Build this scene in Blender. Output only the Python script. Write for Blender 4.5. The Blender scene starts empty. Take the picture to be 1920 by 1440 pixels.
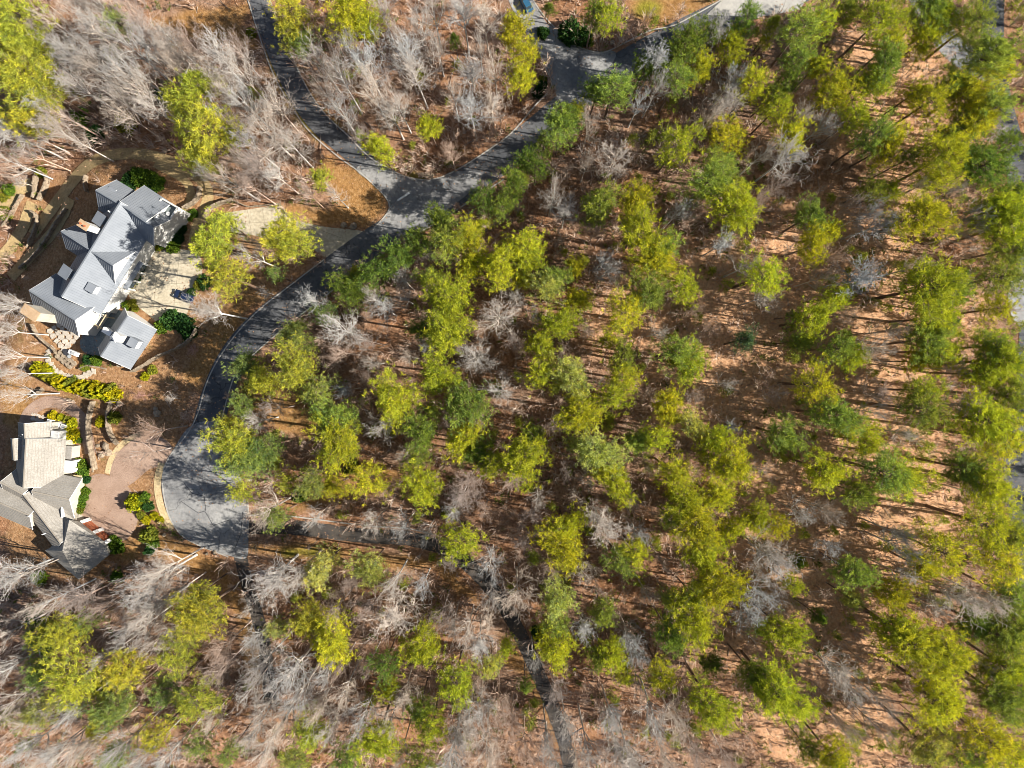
import bpy, bmesh, math, random
import numpy as np
from mathutils import Vector, Matrix

# ------------------------------------------------------------------ camera, sky, sun, exposure
SC = bpy.context.scene
COL = SC.collection
CAM_H = 160.0
TILT = math.atan(25.0 / 1280.0)
cam_d = bpy.data.cameras.new("camera")
cam_d.sensor_fit = 'HORIZONTAL'
cam_d.sensor_width = 36.0
cam_d.lens = 36.0 * 1280.0 / 1920.0
cam_d.clip_start = 1.0
cam_d.clip_end = 2000.0
cam = bpy.data.objects.new("camera", cam_d)
COL.objects.link(cam)
cam.location = (0, 0, CAM_H)
cam.rotation_euler = (-TILT, 0, 0)
SC.camera = cam

SUN_AZ = math.radians(9.0)
SUN_EL = math.radians(33.5)
world = bpy.data.worlds.new("World")
SC.world = world
world.use_nodes = True
wn = world.node_tree.nodes
wl = world.node_tree.links
bg = wn.get('Background')
sky = wn.new('ShaderNodeTexSky')
sky.sky_type = 'NISHITA'
sky.sun_disc = False
sky.sun_elevation = SUN_EL
sky.sun_rotation = math.radians(100.0)
sky.air_density = 1.0
sky.dust_density = 0.6
wl.new(sky.outputs[0], bg.inputs['Color'])
bg.inputs['Strength'].default_value = 0.05
sun_d = bpy.data.lights.new("sun", 'SUN')
sun_d.energy = 5.0
sun_d.angle = math.radians(0.5)
sun_d.color = (1.0, 0.94, 0.84)
sun = bpy.data.objects.new("sun", sun_d)
COL.objects.link(sun)
ldir = Vector((-math.cos(SUN_EL) * math.cos(SUN_AZ), math.cos(SUN_EL) * math.sin(SUN_AZ), -math.sin(SUN_EL)))
sun.rotation_euler = ldir.to_track_quat('-Z', 'Y').to_euler()
sun.location = (100, -15, 120)
vs = SC.view_settings
vs.view_transform = 'Standard'
vs.look = 'None'
vs.exposure = 1.15
vs.gamma = 1.0
vs.use_curve_mapping = False
try: SC.cycles.filter_width = 0.9          # as crisp as the photograph
except Exception: pass

# ------------------------------------------------------------------ pixel of the photograph -> point in the place
CT, ST = math.cos(TILT), math.sin(TILT)
def U(px, py, z=0.0):
    a = (px - 960.0) / 1280.0
    b = (720.0 - py) / 1280.0
    dy = b * CT - ST
    dz = -b * ST - CT
    t = (z - CAM_H) / dz
    return (a * t, dy * t, z)
def Un(px, py, z=0.0):
    a = (px - 960.0) / 1280.0
    b = (720.0 - py) / 1280.0
    dy = b * CT - ST
    dz = -b * ST - CT
    t = (z - CAM_H) / dz
    return a * t, dy * t
def P(x, y, z=0.0):
    # world -> photo pixel
    dx, dy, dz = x, y, z - CAM_H
    yc = dy * CT - dz * ST * 1.0
    zc = dy * -ST * -1.0 * 0 + 0
    # camera axes: right (1,0,0), up (0,CT,-ST), forward (0,-ST,-CT)
    up = dy * CT - dz * ST
    fw = -dy * ST - dz * CT
    return 960 + 1280 * dx / fw, 720 - 1280 * up / fw

def _lx():
    pts = [Un(260, 230), Un(232, 355), Un(140, 520), Un(78, 640), Un(10, 800), Un(-20, 1100)]
    ys_ = [p[1] for p in pts][::-1]; xs_ = [p[0] for p in pts][::-1]
    return np.array(ys_), np.array(xs_)
_LY, _LX = _lx()
def T(x, y):
    # the hillside falls away west of the two gardens
    d = np.interp(y, _LY, _LX) - x
    t = np.clip((d - 4.0) / 16.0, 0, 1); t = t * t * (3 - 2 * t)
    f = np.clip((62.0 - y) / 14.0, 0, 1)
    return -5.2 * t * f
def UG(px, py, h=0.0):
    # where the line of sight through a photo pixel meets the ground (plus h)
    z = 0.0
    for _ in range(5):
        x, y = Un(px, py, z + h); z = float(T(x, y))
    return x, y, z
# ------------------------------------------------------------------ tagging
def tag(o, label=None, cat=None, group=None, kind=None):
    if label: o['label'] = label
    if cat: o['category'] = cat
    if group: o['group'] = group
    if kind: o['kind'] = kind
    return o
def link(name, mesh, parent=None, loc=None):
    o = bpy.data.objects.new(name, mesh)
    COL.objects.link(o)
    if parent: o.parent = parent
    if loc is not None: o.location = loc
    return o
def empty(name, loc, rz=0.0):
    o = bpy.data.objects.new(name, None)
    o.empty_display_size = 0.5
    COL.objects.link(o)
    o.location = loc
    o.rotation_euler = (0, 0, rz)
    return o

# ------------------------------------------------------------------ materials
def nodes_mat(name):
    m = bpy.data.materials.new(name)
    m.use_nodes = True
    nt = m.node_tree
    b = nt.nodes['Principled BSDF']
    b.inputs['Roughness'].default_value = 0.85
    b.inputs['Specular IOR Level'].default_value = 0.2
    return m, nt, b
def N(nt, typ, **kw):
    n = nt.nodes.new(typ)
    for k, v in kw.items(): setattr(n, k, v)
    return n
def noise(nt, scale, detail=4, rough=0.6, coord=None, dim='3D'):
    n = N(nt, 'ShaderNodeTexNoise')
    n.inputs['Scale'].default_value = scale
    n.inputs['Detail'].default_value = detail
    n.inputs['Roughness'].default_value = rough
    if coord is not None: nt.links.new(coord, n.inputs['Vector'])
    return n.outputs['Fac']
def ramp(nt, fac, stops):
    r = N(nt, 'ShaderNodeValToRGB')
    e = r.color_ramp.elements
    while len(e) < len(stops): e.new(0.5)
    for i, (p, c) in enumerate(stops):
        e[i].position = p
        e[i].color = (c[0], c[1], c[2], 1) if not isinstance(c, (int, float)) else (c, c, c, 1)
    nt.links.new(fac, r.inputs['Fac'])
    return r.outputs['Color']
def mix(nt, fac, a, b, mode='MIX'):
    m = N(nt, 'ShaderNodeMix', data_type='RGBA', blend_type=mode)
    for sock, v in ((m.inputs[0], fac), (m.inputs[6], a), (m.inputs[7], b)):
        if hasattr(v, 'is_linked'): nt.links.new(v, sock)
        elif isinstance(v, (int, float)): sock.default_value = v
        else: sock.default_value = (v[0], v[1], v[2], 1)
    return m.outputs[2]
def bump(nt, b, h, strength=0.5, dist=0.1):
    n = N(nt, 'ShaderNodeBump')
    n.inputs['Strength'].default_value = strength
    n.inputs['Distance'].default_value = dist
    nt.links.new(h, n.inputs['Height'])
    nt.links.new(n.outputs['Normal'], b.inputs['Normal'])
def mottled(name, c1, c2, scale=1.0, rough=0.85, bs=0.3, bd=0.03, detail=5, fine=None):
    m, nt, b = nodes_mat(name)
    co = N(nt, 'ShaderNodeNewGeometry').outputs['Position']
    f = noise(nt, scale, detail, 0.65, co)
    c = ramp(nt, f, [(0.3, c1), (0.7, c2)])
    if fine:
        g = noise(nt, fine, 3, 0.6, co)
        c = mix(nt, 1.0, c, ramp(nt, g, [(0.3, 0.72), (0.7, 1.12)]), 'MULTIPLY')
    nt.links.new(c, b.inputs['Base Color'])
    b.inputs['Roughness'].default_value = rough
    if bs: bump(nt, b, noise(nt, scale * 6, 3, 0.6, co), bs, bd)
    return m

def leaf_mat(name, trans=0.35):
    m = bpy.data.materials.new(name)
    m.use_nodes = True
    nt = m.node_tree
    nt.nodes.clear()
    out = N(nt, 'ShaderNodeOutputMaterial')
    oi = N(nt, 'ShaderNodeObjectInfo')
    at = N(nt, 'ShaderNodeAttribute', attribute_name='var')
    v = ramp(nt, at.outputs['Fac'], [(0.0, (0.38, 0.5, 0.8)), (0.45, (0.95, 0.97, 1)), (1.0, (1.75, 1.55, 0.95))])
    c = mix(nt, 1.0, oi.outputs['Color'], v, 'MULTIPLY')
    d = N(nt, 'ShaderNodeBsdfDiffuse')
    t = N(nt, 'ShaderNodeBsdfTranslucent')
    nt.links.new(c, d.inputs['Color'])
    c2 = mix(nt, 1.0, c, (1.15, 1.15, 0.6), 'MULTIPLY')
    nt.links.new(c2, t.inputs['Color'])
    ms = N(nt, 'ShaderNodeMixShader')
    ms.inputs[0].default_value = trans
    nt.links.new(d.outputs[0], ms.inputs[1]); nt.links.new(t.outputs[0], ms.inputs[2])
    nt.links.new(ms.outputs[0], out.inputs['Surface'])
    return m
def objcol_mat(name, rough=0.9):
    m, nt, b = nodes_mat(name)
    oi = N(nt, 'ShaderNodeObjectInfo')
    co = N(nt, 'ShaderNodeNewGeometry').outputs['Position']
    f = noise(nt, 1.3, 3, 0.6, co)
    c = mix(nt, 1.0, oi.outputs['Color'], ramp(nt, f, [(0.3, 0.72), (0.7, 1.15)]), 'MULTIPLY')
    nt.links.new(c, b.inputs['Base Color'])
    b.inputs['Roughness'].default_value = rough
    return m

M = {}
M['leaf'] = leaf_mat('needles', 0.38)
M['broad'] = leaf_mat('broad_leaves', 0.2)
M['bark'] = objcol_mat('bark')
M['asphalt'] = mottled('asphalt', (0.10, 0.105, 0.115), (0.165, 0.165, 0.165), 0.25, 0.8, 0.25, 0.01, 6, 3.0)
M['pale_sunlit_asphalt'] = mottled('pale_sunlit_asphalt', (0.17, 0.172, 0.177), (0.36, 0.357, 0.345), 0.13, 0.85, 0.2, 0.01, 3, 2.5)
M['lane'] = mottled('worn_lane_asphalt', (0.04, 0.04, 0.043), (0.10, 0.082, 0.065), 0.35, 0.9, 0.3, 0.01, 6, 3.0)
M['kerb'] = mottled('kerb_concrete', (0.30, 0.29, 0.27), (0.42, 0.40, 0.36), 0.8, 0.9, 0.1, 0.01)
M['concrete'] = mottled('beige_concrete', (0.40, 0.345, 0.245), (0.54, 0.475, 0.36), 0.16, 0.9, 0.15, 0.01, 6, 1.6)
M['cream'] = mottled('cream_paving', (0.48, 0.36, 0.19), (0.60, 0.47, 0.28), 0.4, 0.9, 0.15, 0.01, 4, 3.0)
M['tanpath'] = mottled('tan_gravel_path', (0.34, 0.24, 0.11), (0.50, 0.37, 0.19), 0.35, 0.95, 0.3, 0.02, 6, 2.2)
M['pinkpaver'] = mottled('pink_brown_pavers', (0.28, 0.185, 0.135), (0.39, 0.275, 0.21), 0.3, 0.9, 0.3, 0.02, 5, 4.0)
M['bluestone'] = mottled('blue_grey_stone', (0.12, 0.15, 0.16), (0.22, 0.25, 0.25), 0.5, 0.85, 0.3, 0.02, 4, 2.5)
M['flag'] = mottled('flagstone', (0.38, 0.33, 0.27), (0.56, 0.50, 0.42), 0.5, 0.9, 0.4, 0.03, 4, 2.5)
M['stone'] = mottled('field_stone', (0.17, 0.13, 0.09), (0.42, 0.34, 0.25), 1.2, 0.9, 0.5, 0.05, 4, 3.0)
M['white'] = mottled('white_stucco', (0.50, 0.49, 0.465), (0.58, 0.57, 0.545), 0.6, 0.8, 0.08, 0.01)
M['trim'] = mottled('white_trim', (0.74, 0.74, 0.73), (0.80, 0.79, 0.77), 2.0, 0.6, 0, 0)
M['cream_wall'] = mottled('cream_wall', (0.36, 0.33, 0.275), (0.47, 0.435, 0.37), 0.8, 0.85, 0.1, 0.01)
M['brown_cap'] = mottled('chimney_cap', (0.36, 0.24, 0.14), (0.46, 0.33, 0.21), 1.0, 0.9, 0.2, 0.02)
M['brick_red'] = mottled('rust_red_wood', (0.30, 0.085, 0.035), (0.40, 0.13, 0.06), 1.0, 0.8, 0.1, 0.01)
M['wood'] = mottled('weathered_wood', (0.42, 0.33, 0.22), (0.55, 0.45, 0.31), 1.5, 0.85, 0.2, 0.01)
M['joint'] = mottled('joint', (0.22, 0.19, 0.14), (0.30, 0.26, 0.19), 1.0, 0.9, 0, 0)
M['mulch'] = mottled('mulch', (0.16, 0.075, 0.03), (0.30, 0.16, 0.07), 0.6, 0.95, 0.5, 0.05, 6, 3.0)
def asphalt(name, c1, c2, crack):
    m, nt, b = nodes_mat(name)
    co = N(nt, 'ShaderNodeNewGeometry').outputs['Position']
    c = ramp(nt, noise(nt, 0.11, 5, 0.6, co), [(0.35, c1), (0.65, c2)])
    c = mix(nt, 1.0, c, ramp(nt, noise(nt, 1.2, 6, 0.75, co), [(0.3, 0.72), (0.7, 1.2)]), 'MULTIPLY')
    v = N(nt, 'ShaderNodeTexVoronoi', feature='DISTANCE_TO_EDGE'); v.inputs['Scale'].default_value = 0.14
    w = N(nt, 'ShaderNodeVectorMath', operation='ADD')
    nz = N(nt, 'ShaderNodeTexNoise'); nz.inputs['Scale'].default_value = 0.5; nt.links.new(co, nz.inputs['Vector'])
    sc = N(nt, 'ShaderNodeVectorMath', operation='SCALE'); sc.inputs['Scale'].default_value = 4.0
    nt.links.new(nz.outputs['Color'], sc.inputs[0]); nt.links.new(co, w.inputs[0]); nt.links.new(sc.outputs[0], w.inputs[1]); nt.links.new(w.outputs[0], v.inputs['Vector'])
    c = mix(nt, ramp(nt, v.outputs['Distance'], [(0.006, crack), (0.02, 0.0)]), c, (0.035, 0.035, 0.035))
    c = mix(nt, ramp(nt, noise(nt, 0.6, 6, 0.8, co), [(0.60, 0.0), (0.75, 0.6)]), c, (0.20, 0.135, 0.09))
    nt.links.new(c, b.inputs['Base Color'])
    bump(nt, b, noise(nt, 9, 3, 0.7, co), 0.3, 0.01)
    return m
M['asphalt'] = asphalt('asphalt_road', (0.075, 0.08, 0.09), (0.135, 0.135, 0.138), 0.7)  # base darkened so part of the tree shade sits in the colour
M['pale_sunlit_asphalt'] = asphalt('pale_sunlit_asphalt_patched', (0.15, 0.152, 0.158), (0.33, 0.325, 0.315), 0.4)  # paler road asphalt with sunlight painted in; also serves the light concrete driveway
def metal_roof():
    m, nt, b = nodes_mat('standing_seam_metal')
    co = N(nt, 'ShaderNodeNewGeometry').outputs['Position']
    c = ramp(nt, noise(nt, 0.35, 4, 0.6, co), [(0.3, (0.165, 0.182, 0.208)), (0.7, (0.215, 0.232, 0.258))])
    nt.links.new(c, b.inputs['Base Color'])
    b.inputs['Metallic'].default_value = 0.15
    b.inputs['Roughness'].default_value = 0.55
    b.inputs['Specular IOR Level'].default_value = 0.35
    return m
M['metal_roof'] = metal_roof()
M['seam'] = mottled('seam_metal', (0.14, 0.155, 0.178), (0.175, 0.19, 0.21), 1.0, 0.5, 0, 0)
M['shingle'] = mottled('tan_shingle', (0.26, 0.24, 0.212), (0.345, 0.322, 0.288), 0.35, 0.92, 0.3, 0.02, 6, 3.5)
M['course'] = mottled('shingle_course', (0.24, 0.21, 0.17), (0.33, 0.29, 0.24), 0.8, 0.92, 0.2, 0.02)
def flat(name, col, rough=0.5, metal=0.0, spec=0.5):
    m, nt, b = nodes_mat(name)
    co = N(nt, 'ShaderNodeTexCoord').outputs['Object']
    f = noise(nt, 3.0, 3, 0.5, co)
    c = mix(nt, 1.0, (col[0], col[1], col[2]), ramp(nt, f, [(0.3, 0.9), (0.7, 1.06)]), 'MULTIPLY')
    nt.links.new(c, b.inputs['Base Color'])
    b.inputs['Roughness'].default_value = rough
    b.inputs['Metallic'].default_value = metal
    b.inputs['Specular IOR Level'].default_value = spec
    return m
M['glass'] = flat('window_glass', (0.03, 0.045, 0.055), 0.12, 0.0, 0.8)
M['car_blue'] = flat('dark_blue_paint', (0.02, 0.035, 0.08), 0.22, 0.3, 0.6)
M['car_teal'] = flat('mid_blue_paint', (0.04, 0.14, 0.24), 0.25, 0.3, 0.6)
M['tyre'] = flat('tyre_rubber', (0.02, 0.02, 0.02), 0.9)
M['chrome'] = flat('rim_metal', (0.5, 0.5, 0.5), 0.3, 0.9)
M['lamp'] = flat('lamp_lens', (0.6, 0.6, 0.55), 0.2)
M['dark'] = flat('dark_metal', (0.04, 0.04, 0.045), 0.5)
M['grey'] = flat('grey_metal', (0.35, 0.36, 0.37), 0.5)
M['cushion'] = flat('navy_cushion', (0.03, 0.035, 0.09), 0.9)
M['paint'] = flat('road_paint', (0.7, 0.7, 0.68), 0.8)
M['umber'] = flat('umbrella_cloth', (0.66, 0.64, 0.6), 0.9)

# ------------------------------------------------------------------ mesh helpers
def mesh_np(name, verts, faces_flat, nper, mat, attr=None, smooth=False):
    me = bpy.data.meshes.new(name)
    verts = np.asarray(verts, dtype=np.float32)
    faces_flat = np.asarray(faces_flat, dtype=np.int32).ravel()
    nf = len(faces_flat) // nper
    me.vertices.add(len(verts))
    me.vertices.foreach_set('co', verts.ravel())
    me.loops.add(len(faces_flat))
    me.loops.foreach_set('vertex_index', faces_flat)
    me.polygons.add(nf)
    me.polygons.foreach_set('loop_start', np.arange(0, nf * nper, nper, dtype=np.int32))
    me.polygons.foreach_set('loop_total', np.full(nf, nper, dtype=np.int32))
    if smooth: me.polygons.foreach_set('use_smooth', np.ones(nf, dtype=bool))
    me.update(calc_edges=True)
    if attr is not None:
        for k, a in attr.items():
            at = me.attributes.new(k, 'FLOAT', 'POINT')
            at.data.foreach_set('value', np.asarray(a, dtype=np.float32))
    if mat: me.materials.append(mat)
    return me
def from_py(name, verts, faces, mat):
    me = bpy.data.meshes.new(name)
    me.from_pydata([tuple(v) for v in verts], [], faces)
    me.update()
    if mat: me.materials.append(mat)
    return me
class MB:
    """collects boxes, prisms and tubes; build() links them as ONE mesh object"""
    def __init__(s): s.v = []; s.f = []
    def add(s, vs_, fs):
        k = len(s.v)
        s.v += [tuple(v) for v in vs_]
        s.f += [tuple(i + k for i in f) for f in fs]
        return s
    def box(s, c, d, rz=0.0, taper=1.0):
        x, y, z = d[0] / 2, d[1] / 2, d[2] / 2
        ca, sa = math.cos(rz), math.sin(rz)
        vs_ = []
        for zz, t in ((-z, 1.0), (z, taper)):
            for xx, yy in ((-x, -y), (x, -y), (x, y), (-x, y)):
                xx *= t; yy *= t
                vs_.append((c[0] + xx * ca - yy * sa, c[1] + xx * sa + yy * ca, c[2] + zz))
        return s.add(vs_, [(0, 3, 2, 1), (4, 5, 6, 7), (0, 1, 5, 4), (1, 2, 6, 5), (2, 3, 7, 6), (3, 0, 4, 7)])
    def prism(s, poly, z0, z1):
        n = len(poly)
        a = sum(poly[i][0] * poly[(i + 1) % n][1] - poly[(i + 1) % n][0] * poly[i][1] for i in range(n))
        if a < 0: poly = poly[::-1]
        vs_ = [(p[0], p[1], z0) for p in poly] + [(p[0], p[1], z1) for p in poly]
        fs = [tuple(range(n - 1, -1, -1)), tuple(range(n, 2 * n))]
        fs += [(i, (i + 1) % n, n + (i + 1) % n, n + i) for i in range(n)]
        return s.add(vs_, fs)
    def slab(s, pts, t=0.18):
        """thick plate: pts in 3D (top face), thickness downwards"""
        n = len(pts)
        vs_ = [tuple(p) for p in pts] + [(p[0], p[1], p[2] - t) for p in pts]
        fs = [tuple(range(n)), tuple(range(2 * n - 1, n - 1, -1))]
        fs += [(i, n + i, n + (i + 1) % n, (i + 1) % n) for i in range(n)]
        return s.add(vs_, fs)
    def beam(s, a, b, w, h):
        a = Vector(a); b = Vector(b); d = (b - a)
        if d.length < 1e-4: return s
        d.normalize()
        up = Vector((0, 0, 1)) if abs(d.z) < 0.95 else Vector((1, 0, 0))
        r = d.cross(up).normalized(); u = r.cross(d)
        vs_ = []
        for p in (a, b):
            for i, j in ((-1, -1), (1, -1), (1, 1), (-1, 1)):
                vs_.append(p + r * (i * w / 2) + u * (j * h / 2))
        return s.add(vs_, [(0, 1, 2, 3), (7, 6, 5, 4), (0, 4, 5, 1), (1, 5, 6, 2), (2, 6, 7, 3), (3, 7, 4, 0)])
    def cyl(s, c, r, h, n=10, r2=None):
        r2 = r if r2 is None else r2
        vs_ = [(c[0] + r * math.cos(2 * math.pi * i / n), c[1] + r * math.sin(2 * math.pi * i / n), c[2]) for i in range(n)]
        vs_ += [(c[0] + r2 * math.cos(2 * math.pi * i / n), c[1] + r2 * math.sin(2 * math.pi * i / n), c[2] + h) for i in range(n)]
        return s.add(vs_, [tuple(range(n - 1, -1, -1)), tuple(range(n, 2 * n))] + [(i, (i + 1) % n, n + (i + 1) % n, n + i) for i in range(n)])
    def build(s, name, mat, parent=None, fixn=True):
        me = bpy.data.meshes.new(name)
        me.from_pydata(s.v, [], s.f)
        if fixn:
            bm = bmesh.new(); bm.from_mesh(me)
            bmesh.ops.recalc_face_normals(bm, faces=bm.faces)
            bm.to_mesh(me); bm.free()
        me.update()
        if mat: me.materials.append(mat)
        return link(name, me, parent)
def shift(o, root):
    """move a part built in world coordinates into its root's frame (root unrotated)"""
    me = o.data
    me.transform(Matrix.Translation(-Vector(root.location)))
    o.parent = root

def catmull(pts, n=8):
    P_ = [np.array(p, float) for p in pts]
    P_ = [2 * P_[0] - P_[1]] + P_ + [2 * P_[-1] - P_[-2]]
    out = []
    for i in range(1, len(P_) - 2):
        for k in range(n):
            t = k / n
            a, b, c, d = P_[i - 1], P_[i], P_[i + 1], P_[i + 2]
            out.append(0.5 * ((2 * b) + (-a + c) * t + (2 * a - 5 * b + 4 * c - d) * t * t + (-a + 3 * b - 3 * c + d) * t ** 3))
    out.append(P_[-2])
    return out
def offset_line(line, off):
    out = []
    for i in range(len(line)):
        a = line[max(0, i - 1)]; b = line[min(len(line) - 1, i + 1)]
        d = b - a; L = math.hypot(d[0], d[1]) or 1
        out.append(np.array([line[i][0] - d[1] / L * off, line[i][1] + d[0] / L * off]))
    return out
def inside(poly, X, Y):
    c = np.zeros(X.shape, bool)
    n = len(poly); j = n - 1
    for i in range(n):
        xi, yi = poly[i]; xj, yj = poly[j]
        if yi != yj:
            c ^= ((yi > Y) != (yj > Y)) & (X < (xj - xi) * (Y - yi) / (yj - yi) + xi)
        j = i
    return c
# ------------------------------------------------------------------ roads, paths (pixel layout on the ground)
rng = np.random.default_rng(11)
random.seed(5)
MASKS = []          # polygons in world xy where nothing wild grows
def sheet(name, poly_w, z, mat, mask=True, grow=0.0):
    vs_ = [(p[0], p[1], z) for p in poly_w]
    me = bpy.data.meshes.new(name)
    bm = bmesh.new()
    bv = [bm.verts.new(v) for v in vs_]
    f = bm.faces.new(bv)
    bmesh.ops.triangulate(bm, faces=[f])
    bmesh.ops.recalc_face_normals(bm, faces=bm.faces)
    for ff in bm.faces:
        if ff.normal.z < 0: ff.normal_flip()
    bm.to_mesh(me); bm.free()
    me.materials.append(mat)
    o = link(name, me)
    o['kind'] = 'structure'
    if mask: MASKS.append([(p[0], p[1]) for p in poly_w])
    return o
def ribbon(name, pts, wpx, z, mat, mask=True, wob=0.0, n=8):
    line = catmull(pts, n)
    L = offset_line(line, -wpx / 2); R = offset_line(line, wpx / 2)
    if wob:
        for S_ in (L, R):
            ph = random.random() * 9
            for i in range(len(S_)):
                S_[i] = S_[i] + np.array([math.sin(i * 10.4 / n + ph), math.cos(i * 13.6 / n + ph)]) * wob * random.uniform(0.3, 1)
    vs_ = []
    for a, b in zip(L, R):
        xa, ya, za = UG(*a); xb, yb, zb = UG(*b)
        vs_ += [(xa, ya, z + za + (0.07 if za < -0.05 else 0)), (xb, yb, z + zb + (0.07 if zb < -0.05 else 0))]
    fs = [(2 * i, 2 * i + 1, 2 * i + 3, 2 * i + 2) for i in range(len(line) - 1)]
    me = from_py(name, vs_, fs, mat)
    for p in me.polygons:
        if p.normal.z < 0: p.flip()
    o = link(name, me)
    o['kind'] = 'structure'
    if mask:
        MASKS.append([(v[0], v[1]) for v in vs_[0::2]] + [(v[0], v[1]) for v in vs_[1::2]][::-1])
    return o
def pw(pts, z=0.0): return [Un(p[0], p[1], z) for p in pts]
def smooth_poly(pts, n=5):
    P_ = [np.array(p, float) for p in pts]; m = len(P_); out = []
    for i in range(m):
        a, b, c, d = P_[i - 1], P_[i], P_[(i + 1) % m], P_[(i + 2) % m]
        for k in range(n):
            t = k / n
            out.append(0.5 * ((2 * b) + (-a + c) * t + (2 * a - 5 * b + 4 * c - d) * t * t + (-a + 3 * b - 3 * c + d) * t ** 3))
    return out
KERBS = MB()
def kerb(pts, w=0.26, z0=-0.1, z1=0.10, n=8, smooth=True):
    line = catmull(pts, n) if smooth else [np.array(p, float) for p in pts]
    lw = [np.array(Un(p[0], p[1])) for p in line]
    L = offset_line(lw, -w / 2); R = offset_line(lw, w / 2)
    k = len(KERBS.v); nn = len(lw)
    for a, b in zip(L, R):
        KERBS.v += [(a[0], a[1], z0), (b[0], b[1], z0), (b[0], b[1], z1), (a[0], a[1], z1)]
    for i in range(nn - 1):
        o = k + 4 * i
        for q in range(4):
            KERBS.f.append((o + q, o + (q + 1) % 4, o + 4 + (q + 1) % 4, o + 4 + q))
    KERBS.f.append((k, k + 1, k + 2, k + 3)); e = k + 4 * (nn - 1); KERBS.f.append((e + 3, e + 2, e + 1, e))

ROAD = [(1560,-70),(1500,-22),(1420,4),(1340,36),(1260,75),(1180,118),(1105,165),(1045,215),(985,265),(922,310),(862,352),(800,394),
        (740,430),(680,468),(620,512),(560,556),(503,600),(458,645),(428,690),(407,740),(392,790),(380,840),(378,885)]
ribbon('road', ROAD, 57, 0.02, M['asphalt'])
ribbon('side_road', [(800,392),(752,362),(706,324),(652,276),(600,232),(562,180),(532,122),(508,62),(484,0),(470,-45)], 40, 0.028, M['asphalt'])
sheet('road_junction', pw(smooth_poly([(697,299),(722,314),(764,333),(812,337),(852,321),(905,330),(850,385),(760,432),(692,436),(718,412),(728,394),(724,372),(697,343),(668,318)], 4)), 0.036, M['pale_sunlit_asphalt'])
ribbon('entrance_road', [(1075,165),(1046,112),(1020,72),(994,34),(974,-5),(960,-50)], 42, 0.044, M['pale_sunlit_asphalt'])
sheet('entrance_junction', pw(smooth_poly([(997,66),(1014,102),(1027,132),(1036,160),(1062,196),(1130,140),(1155,98),(1105,96),(1068,80),(1046,58),(1020,44)], 4)), 0.052, M['pale_sunlit_asphalt'])
sheet('cul_de_sac', pw(smooth_poly([(356,800),(330,835),(309,872),(303,908),(309,945),(320,975),(340,1004),(366,1020),(395,1031),(430,1042),(462,1046),(466,1005),(466,965),(458,925),(448,880),(436,820),(400,790)], 5)), 0.06, M['pale_sunlit_asphalt'])
ribbon('wood_lane', [(440,990),(520,987),(580,992),(640,1000),(700,1006),(765,1010),(822,1024),(862,1046),(902,1082),(936,1122),(962,1165),(986,1212),(1006,1257),(1026,1302),(1046,1352),(1062,1402),(1074,1470)], 27, 0.012, M['lane'], wob=0.8)
ribbon('south_lane', [(446,1020),(455,1062),(468,1110),(484,1160),(496,1212),(502,1262),(508,1320)], 24, 0.004, M['lane'], wob=0.8)
ribbon('east_road', [(1866,-60),(1862,20),(1862,80),(1867,140),(1879,200),(1893,252),(1906,312),(1916,380),(1924,450),(1930,540),(1932,620),(1926,720),(1912,800),(1903,862),(1908,930),(1920,1010),(1935,1100)], 42, 0.02, M['asphalt'])
ribbon('east_driveway', [(1716,-30),(1752,42),(1796,98),(1862,135)], 46, 0.012, M['pale_sunlit_asphalt'])
sheet('east_apron', pw(smooth_poly([(1905,500),(1960,490),(1970,600),(1910,610),(1890,560)], 4)), 0.036, M['pale_sunlit_asphalt'])
sheet('north_pad', pw([(1325,28),(1352,2),(1360,-30),(1530,-30),(1500,18),(1440,30),(1380,30)]), 0.068, M['kerb'])
# drives and paths of the two gardens
sheet('driveway', pw(smooth_poly([(258,480),(300,470),(345,468),(374,480),(379,512),(366,546),(354,578),(341,612),(305,610),(275,588),(246,562),(241,540),(249,508)], 4)), 0.02, M['concrete'])
sheet('parking_apron', pw(smooth_poly([(412,404),(470,392),(522,387),(545,408),(600,424),(690,437),(652,470),(612,482),(580,464),(520,452),(470,440),(415,430)], 4)), 0.014, M['concrete'])
ribbon('garden_path', [(62,440),(100,388),(138,338),(165,310),(200,293),(250,288),(300,296),(345,316),(378,338),(390,366),(381,400),(368,432),(362,472)], 21, 0.012, M['tanpath'], wob=0.5, n=20)
ribbon('garden_path', [(340,400),(353,385),(358,362),(346,338),(312,318),(290,306)], 15, 0.018, M['tanpath'], wob=0.5, n=20)
ribbon('garden_path', [(-30,420),(0,398),(18,374),(38,354),(62,345)], 25, 0.012, M['tanpath'], wob=0.6, n=20)
ribbon('garden_path', [(0,486),(24,458),(44,424),(54,398),(62,380)], 22, 0.020, M['tanpath'], wob=0.6, n=20)
ribbon('garden_path', [(20,520),(60,478),(95,440),(118,404),(132,372)], 20, 0.026, M['tanpath'], wob=0.6, n=20)
ribbon('sidewalk', [(304,868),(297,892),(296,920),(302,950),(312,974),(324,992)], 13, 0.068, M['cream'])
ribbon('garden_walk', [(201,888),(208,862),(224,838),(248,820),(280,811)], 10, 0.030, M['cream'])
ribbon('paver_walk', [(44,800),(54,775),(78,757),(105,754),(134,766),(154,788),(163,815),(170,850)], 22, 0.018, M['pinkpaver'])
sheet('paver_court', pw(smooth_poly([(163,900),(186,888),(214,896),(242,915),(258,950),(256,985),(236,1012),(205,1012),(172,985),(152,965),(162,930)], 4)), 0.012, M['pinkpaver'])
sheet('paver_drive', pw(smooth_poly([(206,892),(214,862),(230,840),(256,822),(290,817),(318,830),(322,850),(308,872),(280,880),(250,905),(225,915)], 4)), 0.024, M['pinkpaver'])
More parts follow.
